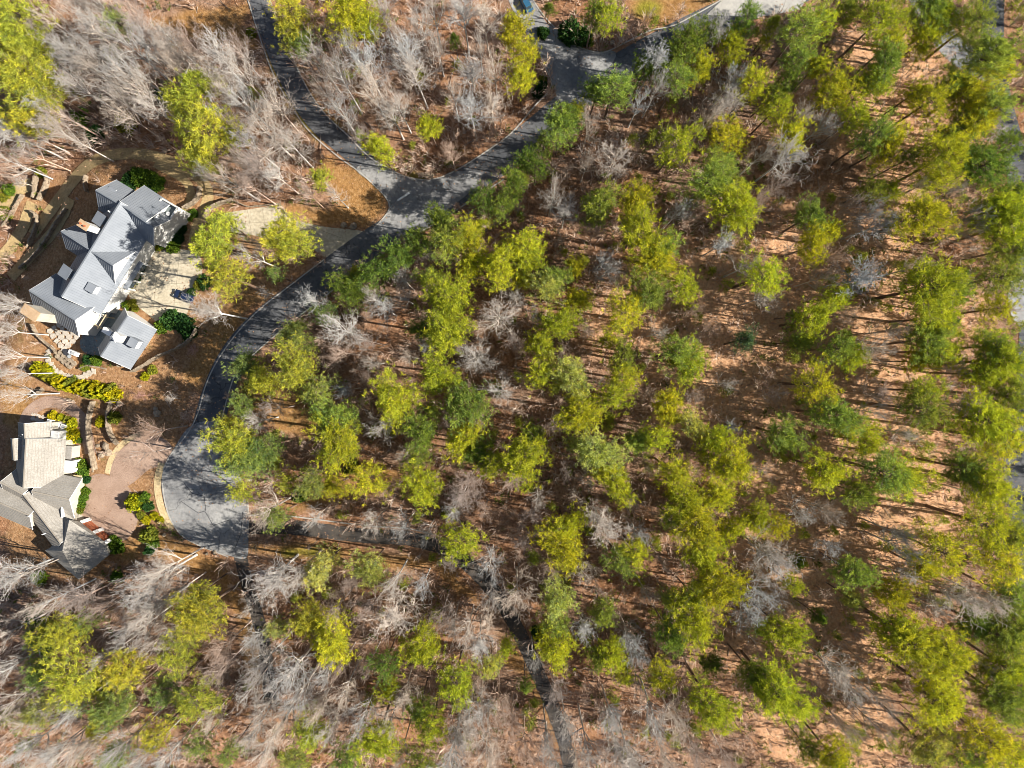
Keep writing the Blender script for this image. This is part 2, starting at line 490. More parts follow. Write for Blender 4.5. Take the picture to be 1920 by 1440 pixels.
sheet('stone_courtyard', pw(smooth_poly([(150,640),(175,600),(205,580),(232,590),(215,640),(190,668),(160,662)], 4)), 0.018, M['bluestone'])
KERBS_PTS = [
    [(1352,0),(1310,24),(1262,48),(1217,58),(1176,78),(1133,98),(1105,95),(1068,79),(1048,60),(1020,30),(996,-5)],
    [(975,30),(986,52),(998,72),(1014,104),(1026,134),(1034,152),(1028,172),(1003,198),(960,248),(913,283),(857,318),(812,336),(764,332),(722,312),(690,292),(650,252),(612,216),(580,172),(552,116),(528,60),(506,0)],
    [(462,-10),(484,60),(508,128),(538,186),(578,244),(632,292),(668,318),(698,344),(725,373),(728,396),(694,436)],
    [(608,486),(543,536),(487,580),(443,626),(408,676),(386,722),(371,775),(352,812),(320,853),(306,880)],
    [(304,905),(310,944),(320,974),(340,1003),(368,1020),(402,1034),(428,1044)],
    [(466,966),(520,966),(580,972),(640,980),(700,987),(765,991),(826,1006)],
    [(446,690),(434,720),(420,770),(412,810),(420,840),(442,880),(462,930),(466,964)],
    [(945,336),(880,378),(818,418),(755,452),(700,488),(640,532),(580,578),(522,624),(478,662),(448,690)],
]
for kp in KERBS_PTS: kerb(kp)
kb = KERBS.build('kerb', M['kerb'])
kb['kind'] = 'structure'
# stop line
sl = MB(); a = U(745, 376, 0.075); b = U(768, 361, 0.075)
sl.beam((a[0], a[1], 0.066), (b[0], b[1], 0.066), 0.45, 0.012)
o = sl.build('stop_line', M['paint']); o['kind'] = 'structure'
sl = MB()
for p, q in (((438,402),(446,436)), ((464,394),(472,440)), ((492,391),(500,448)), ((520,388),(526,452)), ((430,420),(548,414)), ((548,412),(640,446))):
    a = U(*p); b = U(*q); sl.beam((a[0], a[1], 0.016), (b[0], b[1], 0.016), 0.09, 0.012)
for p, q in (((262,500),(372,492)), ((250,535),(366,530)), ((272,572),(352,566)), ((300,470),(286,590)), ((338,468),(322,610))):
    a = U(*p); b = U(*q); sl.beam((a[0], a[1], 0.022), (b[0], b[1], 0.022), 0.09, 0.012)
o = sl.build('control_joint', M['joint']); o['kind'] = 'structure'
# asphalt joint lines in the cul de sac
sl = MB()
for pl in ([(340,940),(372,962),(384,958),(400,985),(430,975)], [(386,958),(383,930),(360,925),(345,905)], [(455,960),(452,1000),(440,1030)]):
    for p, q in zip(pl[:-1], pl[1:]):
        a = U(*p); b = U(*q); sl.beam((a[0], a[1], 0.064), (b[0], b[1], 0.064), 0.12, 0.01)
o = sl.build('tar_seam', M['dark']); o['kind'] = 'structure'

# ------------------------------------------------------------------ garden ground zones (pixel polygons)
LAWN = [
    [(600,300),(647,304),(697,343),(726,377),(727,398),(693,431),(640,430),(560,414),(530,392),(600,388),(640,375),(620,345),(590,330)],
    [(475,722),(520,722),(570,735),(575,765),(600,800),(585,830),(520,805),(470,770)],
    [(470,1018),(560,1026),(640,1030),(740,1030),(820,1052),(870,1085),(900,1120),(880,1120),(840,1085),(760,1060),(640,1045),(520,1045),(470,1040)],
    [(505,40),(520,60),(548,120),(575,175),(605,218),(645,250),(690,290),(680,296),(640,280),(590,240),(560,200),(530,140),(500,70)],
    [(360,20),(460,10),(470,60),(490,110),(440,90),(380,80),(300,60),(280,20)],
    [(440,560),(500,540),(540,530),(487,578),(442,624),(405,680),(380,730),(350,700),(380,640),(410,600)],
    [(1180,-10),(1350,-10),(1310,22),(1230,40),(1180,30)],
    [(410,1060),(440,1090),(475,1160),(490,1220),(500,1290),(470,1260),(440,1180),(410,1120)],
    [(640,870),(700,860),(760,900),(640,940),(560,960),(540,950)],
    [(930,1180),(975,1230),(1000,1270),(1030,1340),(1050,1400),(1040,1410),(1010,1340),(970,1260)],
    [(0,700),(60,720),(60,760),(40,800),(0,790)],
    [(250,1010),(300,1000),(340,1010),(420,1045),(400,1080),(300,1060),(230,1050),(210,1040)],
]
GARDEN = [[(0,330),(120,300),(300,280),(420,330),(430,400),(600,430),(600,480),(540,530),(440,600),(380,700),(340,820),(300,870),(290,1000),(240,1050),(170,1100),(60,1090),(0,1010)]]
PEACH = [[(1240,400),(1440,380),(1500,330),(1720,300),(1760,480),(1700,520),(1860,560),(1860,680),(1760,700),(1700,820),(1900,1000),(1700,1100),(1700,1450),(1420,1450),(1300,1220),(1330,1100),(1400,980),(1240,700),(1100,560)],
         [(1440,60),(1760,60),(1820,220),(1760,330),(1440,240)]]
GREEN = [[(505,40),(560,150),(612,220),(680,285),(600,262),(540,200),(500,100)], [(520,1028),(640,1030),(640,1046),(520,1046)], [(1200,0),(1240,0),(1230,30),(1190,26)],
         [(160,905),(195,900),(190,945),(155,965)], [(780,325),(812,336),(792,345),(760,332)], [(455,735),(480,690),(500,680),(470,760)]]
# ------------------------------------------------------------------ ground sheet
GX = np.arange(-160, 160.01, 0.7); GY = np.arange(-125, 125.01, 0.7); GS = 0.7
XX, YY = np.meshgrid(GX, GY)
def vnoise(X, Y, s, seed):
    r = np.random.default_rng(seed)
    T = r.random((256, 256))
    x = X / s + 1000.3; y = Y / s + 1000.7
    xi = np.floor(x).astype(int); yi = np.floor(y).astype(int)
    fx = x - xi; fy = y - yi
    fx = fx * fx * (3 - 2 * fx); fy = fy * fy * (3 - 2 * fy)
    g = lambda i, j: T[(xi + i) % 256, (yi + j) % 256]
    return (g(0, 0) * (1 - fx) + g(1, 0) * fx) * (1 - fy) + (g(0, 1) * (1 - fx) + g(1, 1) * fx) * fy
def fbm(X, Y, s, seed, o=4):
    t = 0; a = 1; n = 0
    for k in range(o):
        t = t + a * vnoise(X, Y, s / 2 ** k, seed + k); n += a; a *= 0.5
    return t / n
# photo pixel of every ground vertex, jittered so that the borders of lawns are ragged
fwd = -YY * ST + CAM_H * CT
PXg = 960 + 1280 * XX / fwd
PYg = 720 - 1280 * (YY * CT + CAM_H * ST) / fwd
JX = PXg + (fbm(XX, YY, 6, 21) - 0.5) * 46; JY = PYg + (fbm(XX, YY, 6, 41) - 0.5) * 46
def zone(polys, X, Y):
    c = np.zeros(X.shape, bool)
    for p in polys: c |= inside(p, X, Y)
    return c.astype(float)
def blur(a, k=2):
    for _ in range(k):
        b = np.pad(a, 1, mode='edge')
        a = (b[:-2, 1:-1] + b[2:, 1:-1] + b[1:-1, :-2] + b[1:-1, 2:] + 2 * b[1:-1, 1:-1]) / 6
    return a
z_lawn = blur(zone(LAWN, JX, JY), 2)
z_gard = blur(zone(GARDEN, JX, JY), 3)
z_peach = blur(zone(PEACH, PXg + (fbm(XX, YY, 20, 77) - 0.5) * 220, PYg + (fbm(XX, YY, 20, 99) - 0.5) * 220), 8)
z_green = blur(zone(GREEN, PXg + (fbm(XX, YY, 3, 51) - 0.5) * 22, PYg + (fbm(XX, YY, 3, 61) - 0.5) * 22), 2)
flatm = np.zeros(XX.shape, bool)
for p in MASKS: flatm |= inside(p, XX, YY)
near = blur(flatm.astype(float), 6)
rel = 0.55 * fbm(XX, YY, 9, 3) + 0.12 * fbm(XX, YY, 1.2, 8, 2)
ZZ = T(XX, YY) - 0.05 - rel * (1 - np.clip(near * 4, 0, 1)) * (1 - 0.6 * z_gard)
ny, nx = XX.shape
idx = np.arange(ny * nx).reshape(ny, nx)
quads = np.stack([idx[:-1, :-1], idx[:-1, 1:], idx[1:, 1:], idx[1:, :-1]], -1).reshape(-1, 4)
def ground_mat():
    m, nt, b = nodes_mat('forest_floor')
    co = N(nt, 'ShaderNodeNewGeometry').outputs['Position']
    A = lambda n: N(nt, 'ShaderNodeAttribute', attribute_name=n).outputs['Fac']
    n1 = noise(nt, 0.09, 4, 0.6, co)
    n2 = noise(nt, 1.4, 6, 0.7, co)
    litter = ramp(nt, n2, [(0.28, (0.12, 0.062, 0.036)), (0.48, (0.29, 0.145, 0.075)), (0.68, (0.43, 0.25, 0.145))])
    litter2 = ramp(nt, n2, [(0.28, (0.14, 0.085, 0.058)), (0.5, (0.29, 0.18, 0.12)), (0.7, (0.40, 0.275, 0.195))])
    c = mix(nt, ramp(nt, n1, [(0.4, 0.0), (0.6, 1.0)]), litter, litter2)
    peach = ramp(nt, n2, [(0.25, (0.30, 0.15, 0.075)), (0.45, (0.54, 0.30, 0.165)), (0.7, (0.64, 0.42, 0.26))])
    c = mix(nt, A('peach'), c, peach)
    gard = ramp(nt, n2, [(0.3, (0.20, 0.105, 0.05)), (0.5, (0.32, 0.18, 0.09)), (0.7, (0.42, 0.27, 0.15))])
    c = mix(nt, A('garden'), c, gard)
    lawn = ramp(nt, n2, [(0.3, (0.21, 0.105, 0.035)), (0.5, (0.33, 0.18, 0.07)), (0.7, (0.42, 0.26, 0.12))])
    c = mix(nt, A('lawn'), c, lawn)
    green = ramp(nt, n2, [(0.3, (0.12, 0.12, 0.02)), (0.7, (0.30, 0.26, 0.035))])
    c = mix(nt, A('green'), c, green)
    # patches of moss and thin grass
    c = mix(nt, ramp(nt, noise(nt, 0.22, 5, 0.65, co), [(0.6, 0.0), (0.72, 0.55)]), c, (0.13, 0.13, 0.035))
    v = N(nt, 'ShaderNodeTexVoronoi'); v.inputs['Scale'].default_value = 3.2
    nt.links.new(co, v.inputs['Vector'])
    c = mix(nt, 0.55, c, ramp(nt, v.outputs['Color'], [(0.1, 0.62), (0.9, 1.3)]), 'MULTIPLY')
    nt.links.new(c, b.inputs['Base Color'])
    b.inputs['Roughness'].default_value = 1.0
    b.inputs['Specular IOR Level'].default_value = 0.0
    bump(nt, b, noise(nt, 3.5, 4, 0.7, co), 0.9, 0.25)
    return m
gme = mesh_np('ground', np.stack([XX.ravel(), YY.ravel(), ZZ.ravel()], 1), quads, 4, ground_mat(),
              {'lawn': z_lawn.ravel(), 'garden': z_gard.ravel(), 'peach': z_peach.ravel(), 'green': z_green.ravel()}, True)
g = link('ground', gme); g['kind'] = 'structure'
# far ground out to the horizon, a frame round the detailed sheet and just below it
fm = mottled('far_forest_floor', (0.12, 0.08, 0.05), (0.26, 0.17, 0.10), 0.15, 1.0, 0, 0, 6, 1.5)
B_ = 900
vs_ = [(-B_, -B_, -6.4), (B_, -B_, -6.4), (B_, B_, -6.4), (-B_, B_, -6.4)]
o = link('far_ground', from_py('far_ground', vs_, [(0, 1, 2, 3)], fm)); o['kind'] = 'structure'

def free(x, y):
    """True where nothing is paved"""
    X = np.array([x]); Y = np.array([y])
    for p in MASKS:
        if inside(p, X, Y)[0]: return False
    return True
# ------------------------------------------------------------------ houses
def V3(t): return Vector(t)
class House:
    def __init__(s, name, label, cat, base_px, roof_mat, rib_mat, wall_mat, rib_gap=0.55):
        x, y = Un(*base_px)
        s.root = empty(name, (x, y, 0)); tag(s.root, label, cat)
        s.rm, s.ribm, s.wm, s.gap = roof_mat, rib_mat, wall_mat, rib_gap
        s.n = 0
        s.z = s.n * 0.004
    def part(s, mb, name, mat, parent=None, label=None, kind=None):
        o = mb.build(name, mat)
        o.data.transform(Matrix.Translation(-s.root.location))
        o.parent = s.root if parent is None else parent
        if label: o['label'] = label
        if kind: o['kind'] = kind
        return o
    def gable(s, A, B, zr, ze, PL, PR, wall=True, ov=0.45, oa=0.35, ob=0.35, ribs=True, seed=0, wz0=-0.3, wallm=None, wi=0.45, wiR=None):
        """A,B ridge ends (photo px); PL, PR photo px on the left / right eaves (or numbers: widths in m)"""
        s.n += 1; dz = s.n * 0.007
        zr += dz; ze += dz
        a = Vector((*Un(A[0], A[1], zr), 0)); b = Vector((*Un(B[0], B[1], zr), 0))
        u = (b - a).normalized(); n = Vector((-u.y, u.x, 0))
        def wid(Pp, sg):
            if isinstance(Pp, (int, float)): return float(Pp)
            q = Vector((*Un(Pp[0], Pp[1], ze), 0))
            return abs((q - a).dot(n))
        wl_, wr_ = wid(PL, 1), wid(PR, -1)
        L = (b - a).length
        a2 = a - u * oa; b2 = b + u * ob
        roof = MB(); rib = MB()
        for sg, w in ((1, wl_), (-1, wr_)):
            slope = (zr - ze) / w
            w2 = w + ov * 0.0
            e = n * sg * w2
            Z = Vector((0, 0, 1))
            pts = [a2 + Z * zr, b2 + Z * zr, b2 + e + Z * ze, a2 + e + Z * ze]
            nn = (pts[1] - pts[0]).cross(pts[3] - pts[0])
            if nn.z < 0: pts = pts[::-1]
            roof.slab(pts, 0.2)
            if ribs == 'seam':
                k = int((b2 - a2).length / s.gap)
                for i in range(k + 1):
                    p = a2 + u * (min(i * s.gap + 0.03, (b2 - a2).length - 0.03))
                    rib.beam(p + Z * (zr + 0.02), p + e + Z * (ze + 0.02), 0.05, 0.07)
            elif ribs == 'course':
                sl = math.hypot(w, zr - ze); k = int(sl / s.gap)
                for i in range(1, k + 1):
                    t = i * s.gap / sl
                    p = a2 + e * t + Z * (zr - (zr - ze) * t + 0.004); q = b2 + e * t + Z * (zr - (zr - ze) * t + 0.004)
                    rib.beam(p, q, 0.05, 0.03)
        cap = MB(); Z = Vector((0, 0, 1))
        cap.beam(a2 + Z * (zr + 0.03), b2 + Z * (zr + 0.03), 0.28, 0.1)
        ro = s.part(roof, 'roof', s.rm)
        s.part(cap, 'ridge_cap', s.ribm, ro)
        if ribs == 'seam': s.part(rib, 'standing_seams', s.ribm, ro, kind='stuff')
        elif ribs == 'course': s.part(rib, 'shingle_courses', s.ribm, ro, kind='stuff')
        if wall:
            wiL = wi; wiR = wi if wiR is None else wiR
            q = []
            for e_, sl in ((a + u * 0.15, 0), (b - u * 0.15, 1)):
                q.append([e_ + n * (wl_ - wiL), e_ - n * (wr_ - wiR), e_])
            t = MB(); zt = -0.22
            def hz(w, wi): return ze + (zr - ze) * (wi / w) + zt
            vs_ = []
            for l, r, m_ in q:
                vs_ += [(l.x, l.y, wz0), (r.x, r.y, wz0), (r.x, r.y, hz(wr_, wiR)), (m_.x, m_.y, zr + zt), (l.x, l.y, hz(wl_, wiL))]
            fs = [(0, 1, 2, 3, 4), (9, 8, 7, 6, 5), (0, 5, 6, 1), (1, 6, 7, 2), (4, 9, 5, 0)]
            t.add(vs_, fs)
            s.part(t, 'wall', wallm or s.wm)
            # pale rake boards
            for E in (a2 - u * 0.03, b2 + u * 0.03):
                for sg, w in ((1, wl_), (-1, wr_)):
                    rk = MB()
                    rk.beam(E + Z * (zr - 0.11), E + n * sg * w + Z * (ze - 0.11), 0.05, 0.22)
                    s.part(rk, 'rake_board', M['trim'], ro)
        return a, b, u, n, wl_, wr_
    def mesh_roof(s, pts, faces, t=0.2, name='roof', mat=None, rib=False):
        s.n += 1; dz = s.n * 0.007
        W = [Vector(U(p[0], p[1], p[2] + dz)) for p in pts]
        mb = MB()
        for f in faces:
            q = [W[i] for i in f]
            nn = (q[1] - q[0]).cross(q[2] - q[0])
            if nn.z < 0: q = q[::-1]
            mb.slab(q, t)
        return s.part(mb, name, mat or s.rm)
    def window(s, px, z, w, h, along, proud=0.04, name='window'):
        """window on a wall: px,z = centre seen in the photo; along = world direction of the wall"""
        c = Vector(U(px[0], px[1], z)); u = Vector((along[0], along[1], 0)).normalized()
        nrm = Vector((u.y, -u.x, 0))
        if nrm.x < 0: nrm = -nrm
        fr = MB()
        for t, (ww, hh) in ((0.0, (w, h)),):
            a = c - u * ww / 2; b = c + u * ww / 2
            for zz in (-hh / 2, hh / 2):
                fr.beam(a + Vector((0, 0, zz)) + nrm * proud, b + Vector((0, 0, zz)) + nrm * proud, 0.12, 0.12)
            for p in (a, b, c):
                fr.beam(p + Vector((0, 0, -hh / 2)) + nrm * proud, p + Vector((0, 0, hh / 2)) + nrm * proud, 0.1, 0.1)
        f = s.part(fr, name, M['trim'])
        gl = MB()
        for k in (-1, 1):
            gl.beam(c + u * (k * w / 4 - w / 4 + 0.07) + nrm * (proud - 0.01), c + u * (k * w / 4 + w / 4 - 0.07) + nrm * (proud - 0.01), 0.05, h - 0.12)
        s.part(gl, 'pane', M['glass'], f)
        return f
    def box(s, px, z0, z1, dims, dirv, name, mat, label=None):
        """upright box whose TOP centre is seen at px"""
        x, y = Un(px[0], px[1], z1)
        mb = MB(); mb.box((x, y, (z0 + z1) / 2), (dims[0], dims[1], z1 - z0), math.atan2(dirv[1], dirv[0]))
        return s.part(mb, name, mat, label=label), (x, y)

MD = Vector((-107, -174, 0)).normalized()      # world direction of the long ridge (px y flipped)
CD = Vector((105, -68, 0)).normalized()        # cross direction, towards the drive
H1 = House('metal_roofed_house', 'large white house with many grey metal gable roofs beside the beige drive', 'house', (190, 480), M['metal_roof'], M['seam'], M['white'])
g_main = H1.gable((224, 381), (117, 554), 11.6, 6.3, 6.2, (215, 530), ribs='seam', wz0=-4.5)
H1.gable((182, 358), (226, 384), 11.0, 6.6, 4.0, 3.9, ribs='seam', wz0=-4.5)                        # north west gable
gN = H1.gable((224, 382), (272, 413), 11.05, 6.4, 6.0, 3.9, ribs='seam', wz0=-4.5)                  # north wing
gF = H1.gable((250, 400), (287, 426), 11.0, 6.6, 3.5, 3.9, ribs='seam', wz0=-4.5, ob=0.1)           # its front gable
gE = H1.gable((172, 472), (211, 497), 11.3, 6.3, 4.9, 4.5, ribs='seam', wz0=-4.5, ob=0.1)           # middle front gable
H1.gable((117, 435), (171, 470), 11.2, 6.6, 3.4, 3.5, ribs='seam', wz0=-4.5)                        # west gable
gS = H1.gable((57, 546), (140, 600), 11.0, 6.3, 5.1, 4.0, ribs='seam', wz0=-4.5, ob=0.1)            # south wing
def place_box(h, x, y, z0, z1, dims, dirv, name, mat, label=None, parent=None):
    mb = MB(); mb.box((x, y, (z0 + z1) / 2), (dims[0], dims[1], z1 - z0), math.atan2(dirv[1], dirv[0]))
    return h.part(mb, name, mat, parent, label)
# chimneys: white shafts with brown caps
def chimney(h, px, zt, dims, shaft, capm, label):
    o, (x, y) = h.box(px, 5.0, zt, dims, CD, 'chimney', shaft, label)
    place_box(h, x, y, zt, zt + 0.25, (dims[0] + 0.35, dims[1] + 0.35), CD, 'chimney_cap', capm, None, o)
    for k in (-1, 1):
        mb = MB(); p = Vector((x, y, 0)) + CD * k * dims[0] * 0.25
        mb.cyl((p.x, p.y, zt + 0.25), 0.2, 0.45, 8)
        h.part(mb, 'chimney_pot', M['brick_red'], o)
chimney(H1, (157, 422), 15.0, (2.0, 1.3), M['white'], M['brown_cap'], 'tall white chimney with brown cap at the middle of the roof')
def chimney2(h):
    o, (x, y) = h.box((57, 586), -5.5, 13.2, (3.6, 2.0), CD, 'chimney', M['cream_wall'], 'broad cream chimney with flat brown top at the west end')
    place_box(h, x, y, 13.2, 13.45, (3.9, 2.3), CD, 'chimney_cap', M['brown_cap'], None, o)
chimney2(H1)
# shed dormers on the dark west slope, one on the east slope
for px in ((187, 411), (123, 510)):
    o, (x, y) = H1.box(px, 6.6, 10.2, (1.6, 2.4), -MD, 'dormer', M['white'])
    mb = MB()
    c = Vector((x, y, 0)); r = CD * 1.35; f = MD * 1.35
    mb.slab([c + r + f + Vector((0, 0, 10.75)), c + r - f + Vector((0, 0, 10.75)), c - r - f + Vector((0, 0, 10.22)), c - r + f + Vector((0, 0, 10.22))][::1], 0.14)
    H1.part(mb, 'dormer_roof', M['metal_roof'], o)
x, y = Un(171, 540, 9.6)
mb = MB(); c = Vector((x, y, 0)); r = CD * 0.85; f = MD * 0.95
mb.add([c - r - f + Vector((0, 0, 10.15)), c + r - f + Vector((0, 0, 9.75)), c + r + f + Vector((0, 0, 9.75)), c - r + f + Vector((0, 0, 10.15)),
        c - r - f + Vector((0, 0, 8.0)), c + r - f + Vector((0, 0, 7.4)), c + r + f + Vector((0, 0, 7.4)), c - r + f + Vector((0, 0, 8.0))],
       [(0, 1, 2, 3), (4, 7, 6, 5), (0, 4, 5, 1), (1, 5, 6, 2), (2, 6, 7, 3), (3, 7, 4, 0)])
do = H1.part(mb, 'dormer', M['metal_roof'])
mb = MB(); mb.beam(c + r * 1.03 - f * 0.9 + Vector((0, 0, 8.75)), c + r * 1.03 + f * 0.9 + Vector((0, 0, 8.75)), 0.06, 1.7)
H1.part(mb, 'window', M['trim'], do)
# little shed dormers near the eaves of the north wing (light slots)
for px in ((210, 357), (288, 402)):
    x, y = Un(px[0], px[1], 8.9)
    c = Vector((x, y, 0)); mb = MB(); r = CD * 0.8; f = -MD * 0.55
    mb.add([c - r - f + Vector((0, 0, 9.5)), c + r - f + Vector((0, 0, 9.5)), c + r + f + Vector((0, 0, 9.1)), c - r + f + Vector((0, 0, 9.1)),
            c - r - f + Vector((0, 0, 7.3)), c + r - f + Vector((0, 0, 7.3)), c + r + f + Vector((0, 0, 7.0)), c - r + f + Vector((0, 0, 7.0))],
           [(0, 1, 2, 3), (4, 7, 6, 5), (0, 4, 5, 1), (1, 5, 6, 2), (2, 6, 7, 3), (3, 7, 4, 0)])
    do = H1.part(mb, 'dormer', M['metal_roof'])
    mb = MB(); mb.beam(c + r * 1.02 - f * 0.8 + Vector((0, 0, 8.5)), c + r * 1.02 + f * 0.8 + Vector((0, 0, 8.3)), 0.05, 1.2)
    H1.part(mb, 'dormer_cheek', M['trim'], do)
# vent pipes
for px in ((204, 396), (207, 398), (159, 499), (157, 503), (155, 507), (160, 496), (186, 437)):
    x, y = Un(px[0], px[1], 10.8)
    mb = MB(); mb.cyl((x, y, 9.9), 0.14, 1.1, 8)
    H1.part(mb, 'vent_pipe', M['trim'])
# roof terrace on the north east corner
tc = [Vector((*Un(a, b, 7.2), 0)) for a, b in ((303, 372), (333, 389), (318, 411), (288, 394))]
mb = MB(); mb.prism([(p.x, p.y) for p in tc], -0.3, 6.0)
H1.part(mb, 'wall', M['white'], label='white walled block under the roof terrace')
mb = MB()
for i in range(4):
    a, b = tc[i], tc[(i + 1) % 4]
    mb.beam(a + Vector((0, 0, 6.62)), b + Vector((0, 0, 6.62)), 0.35, 1.2)
H1.part(mb, 'parapet', M['white'])
ctr = sum(tc, Vector()) / 4
mb = MB(); mb.prism([tuple((ctr + (p - ctr) * 0.93).xy) for p in tc], 6.003, 6.05)
H1.part(mb, 'terrace_floor', M['bluestone'])
# second volume in front (the lit wall between terrace and ground)
for px, zz in (((303, 433), 4.2), ((309, 428), 4.2), ((298, 421), 7.4), ((305, 441), 2.2)):
    H1.window(px, zz, 1.1, 1.7, MD)
# porch in front of the middle gable: low grey roof with dark openings
pc = Vector((*Un(244, 513, 3.6), 0))
mb = MB()
a_ = pc - MD * 3.6; b_ = pc + MD * 3.6
mb.slab([a_ + CD * 1.2 + Vector((0, 0, 3.3)), b_ + CD * 1.2 + Vector((0, 0, 3.3)), b_ - CD * 1.6 + Vector((0, 0, 4.1)), a_ - CD * 1.6 + Vector((0, 0, 4.1))][::-1], 0.15)
H1.part(mb, 'porch_roof', M['metal_roof'])
for k in range(4):
    p = a_ + CD * 1.05 - MD * -0.2 + MD * (k * 2.25)
    mb = MB(); mb.box((p.x, p.y, 1.5), (0.3, 0.3, 3.3), 0.5)
    H1.part(mb, 'porch_post', M['trim'])
for k in range(3):
    p = a_ + CD * 1.0 + MD * (1.2 + k * 2.3)
    mb = MB(); mb.beam(p - MD * 0.75 + Vector((0, 0, 2.2)), p + MD * 0.75 + Vector((0, 0, 2.2)), 0.08, 1.8)
    o = H1.part(mb, 'window', M['glass'])
for px, zz in (((220, 505), 8.0), ((219, 510), 6.9)):
    H1.window(px, zz, 0.8, 0.8, MD)
# long white wall under the east eave
for k in range(5):
    px = (218 - k * 6.2, 549 + k * 10)
    H1.window(px, 3.0, 1.0, 1.6, MD)
# pergola between the house and the garage
tag_p = empty('pergola', (*Un(186, 600), 0)); tag(tag_p, 'pale timber pergola between the metal roofed house and its garage', 'pergola')
def wpart(root, mb, name, mat, label=None, kind=None):
    o = mb.build(name, mat); o.data.transform(Matrix.Translation(-root.location)); o.parent = root
    if label: o['label'] = label
    if kind: o['kind'] = kind
    return o
q0 = Vector((*Un(184, 580, 3.2), 0)); 
for k in range(3):
    a = q0 + CD * (k * 1.1); b = a + MD * 3.8
    mb = MB(); mb.beam(a + Vector((0, 0, 3.2)), b + Vector((0, 0, 3.2)), 0.18, 0.24); wpart(tag_p, mb, 'rafter', M['wood'])
for t in (0.5, 3.4):
    a = q0 + MD * t - CD * 0.5; b = a + CD * 3.2
    mb = MB(); mb.beam(a + Vector((0, 0, 2.95)), b + Vector((0, 0, 2.95)), 0.2, 0.24); wpart(tag_p, mb, 'beam', M['wood'])
    for e in (a + CD * 0.2, b - CD * 0.2):
        mb = MB(); mb.box((e.x, e.y, 1.4), (0.2, 0.2, 2.84), 0.5); wpart(tag_p, mb, 'post', M['wood'])
# garage
H1g = House('garage', 'grey metal roofed garage with a white dormer between drive and courtyard', 'garage', (235, 635), M['metal_roof'], M['seam'], M['white'])
H1g.gable((238, 594), (190, 666), 7.6, 3.3, (287, 629), 3.8, ribs='seam', oa=0.3, ob=0.3, wi=1.5, wiR=0.4)
o, (x, y) = H1g.box((216, 632), 5.5, 9.0, (1.6, 1.6), CD, 'cupola', M['white'])
mb = MB(); mb.cyl((x, y, 9.0), 1.25, 1.0, 4, 0.05); H1g.part(mb, 'cupola_roof', M['trim'], o)
x, y = Un(202, 622, 5.6)
place_box(H1g, x, y, 4.4, 6.0, (1.2, 2.2), -MD, 'dormer', M['trim'])
x, y = Un(251, 643, 6.2)
c = Vector((x, y, 0)); r = CD * 0.9; f = MD * 1.0
mb = MB(); mb.add([c - r - f + Vector((0, 0, 7.1)), c + r - f + Vector((0, 0, 6.6)), c + r + f + Vector((0, 0, 6.6)), c - r + f + Vector((0, 0, 7.1)),
        c - r - f + Vector((0, 0, 5.0)), c + r - f + Vector((0, 0, 4.4)), c + r + f + Vector((0, 0, 4.4)), c - r + f + Vector((0, 0, 5.0))],
       [(0, 1, 2, 3), (4, 7, 6, 5), (0, 4, 5, 1), (1, 5, 6, 2), (2, 6, 7, 3), (3, 7, 4, 0)])
do = H1g.part(mb, 'dormer', M['metal_roof'])
mb = MB(); mb.beam(c + r * 1.03 - f * 0.9 + Vector((0, 0, 5.6)), c + r * 1.03 + f * 0.9 + Vector((0, 0, 5.6)), 0.06, 1.6); H1g.part(mb, 'window', M['trim'], do)
for k in range(2):
    mb = MB(); p = Vector((*Un(262 - 12 * 0 + k * 18, 604 + k * 12, 2.0), 0))

# ------------------------------------------------------------------ house two: tan shingle roofs
H2 = House('shingle_roofed_house', 'sprawling house with pale tan shingle roofs west of the cul-de-sac', 'house', (90, 940), M['shingle'], M['course'], M['cream_wall'], 0.6)
H2.gable((46, 795), (48, 838), 8.0, 4.0, (97, 815), 4.4, ribs='course', oa=0.1)
H2.gable((49, 826), (44, 912), 8.3, 3.9, (121, 860), 5.0, ribs='course')
H2.gable((62, 922), (119, 934), 7.2, 3.9, (128, 892), (113, 966), ribs='course', ob=1.3)
H2.gable((46, 930), (112, 1016), 7.0, 4.2, 3.7, 3.8, ribs='course')
H2.gable((24, 824), (27, 862), 7.0, 5.0, 2.2, 2.0, ribs='course', oa=0.1, ob=0.1)
H2.gable((3, 905), (40, 925), 7.3, 4.0, 2.8, 3.4, ribs='course')
H2.gable((-30, 930), (52, 965), 7.4, 4.0, 3.2, 4.4, ribs='course')
# garage block with a hipped roof
gp = [(130, 975, 6.8), (117, 1033, 7.0), (84, 1032, 3.9), (147.5, 1087, 3.6), (204, 1040, 3.6), (195.5, 1016, 3.6), (150, 979, 3.8), (123, 977, 5.4), (113, 1018, 5.0)]
H2.mesh_roof(gp, [(0, 1, 4, 5), (0, 5, 6), (1, 3, 4), (1, 2, 3), (0, 7, 8, 1), (8, 2, 1)])
wp = [Un(84, 1032, 3.9), Un(147, 1086, 3.6), Un(203, 1040, 3.6), Un(195, 1016, 3.6), Un(150, 980, 3.8), Un(124, 978, 4.5)]
cx = sum(p[0] for p in wp) / 6; cy = sum(p[1] for p in wp) / 6
mb = MB(); mb.prism([(cx + (p[0] - cx) * 0.93, cy + (p[1] - cy) * 0.93) for p in wp], -0.3, 3.4)
H2.part(mb, 'wall', M['cream_wall'])
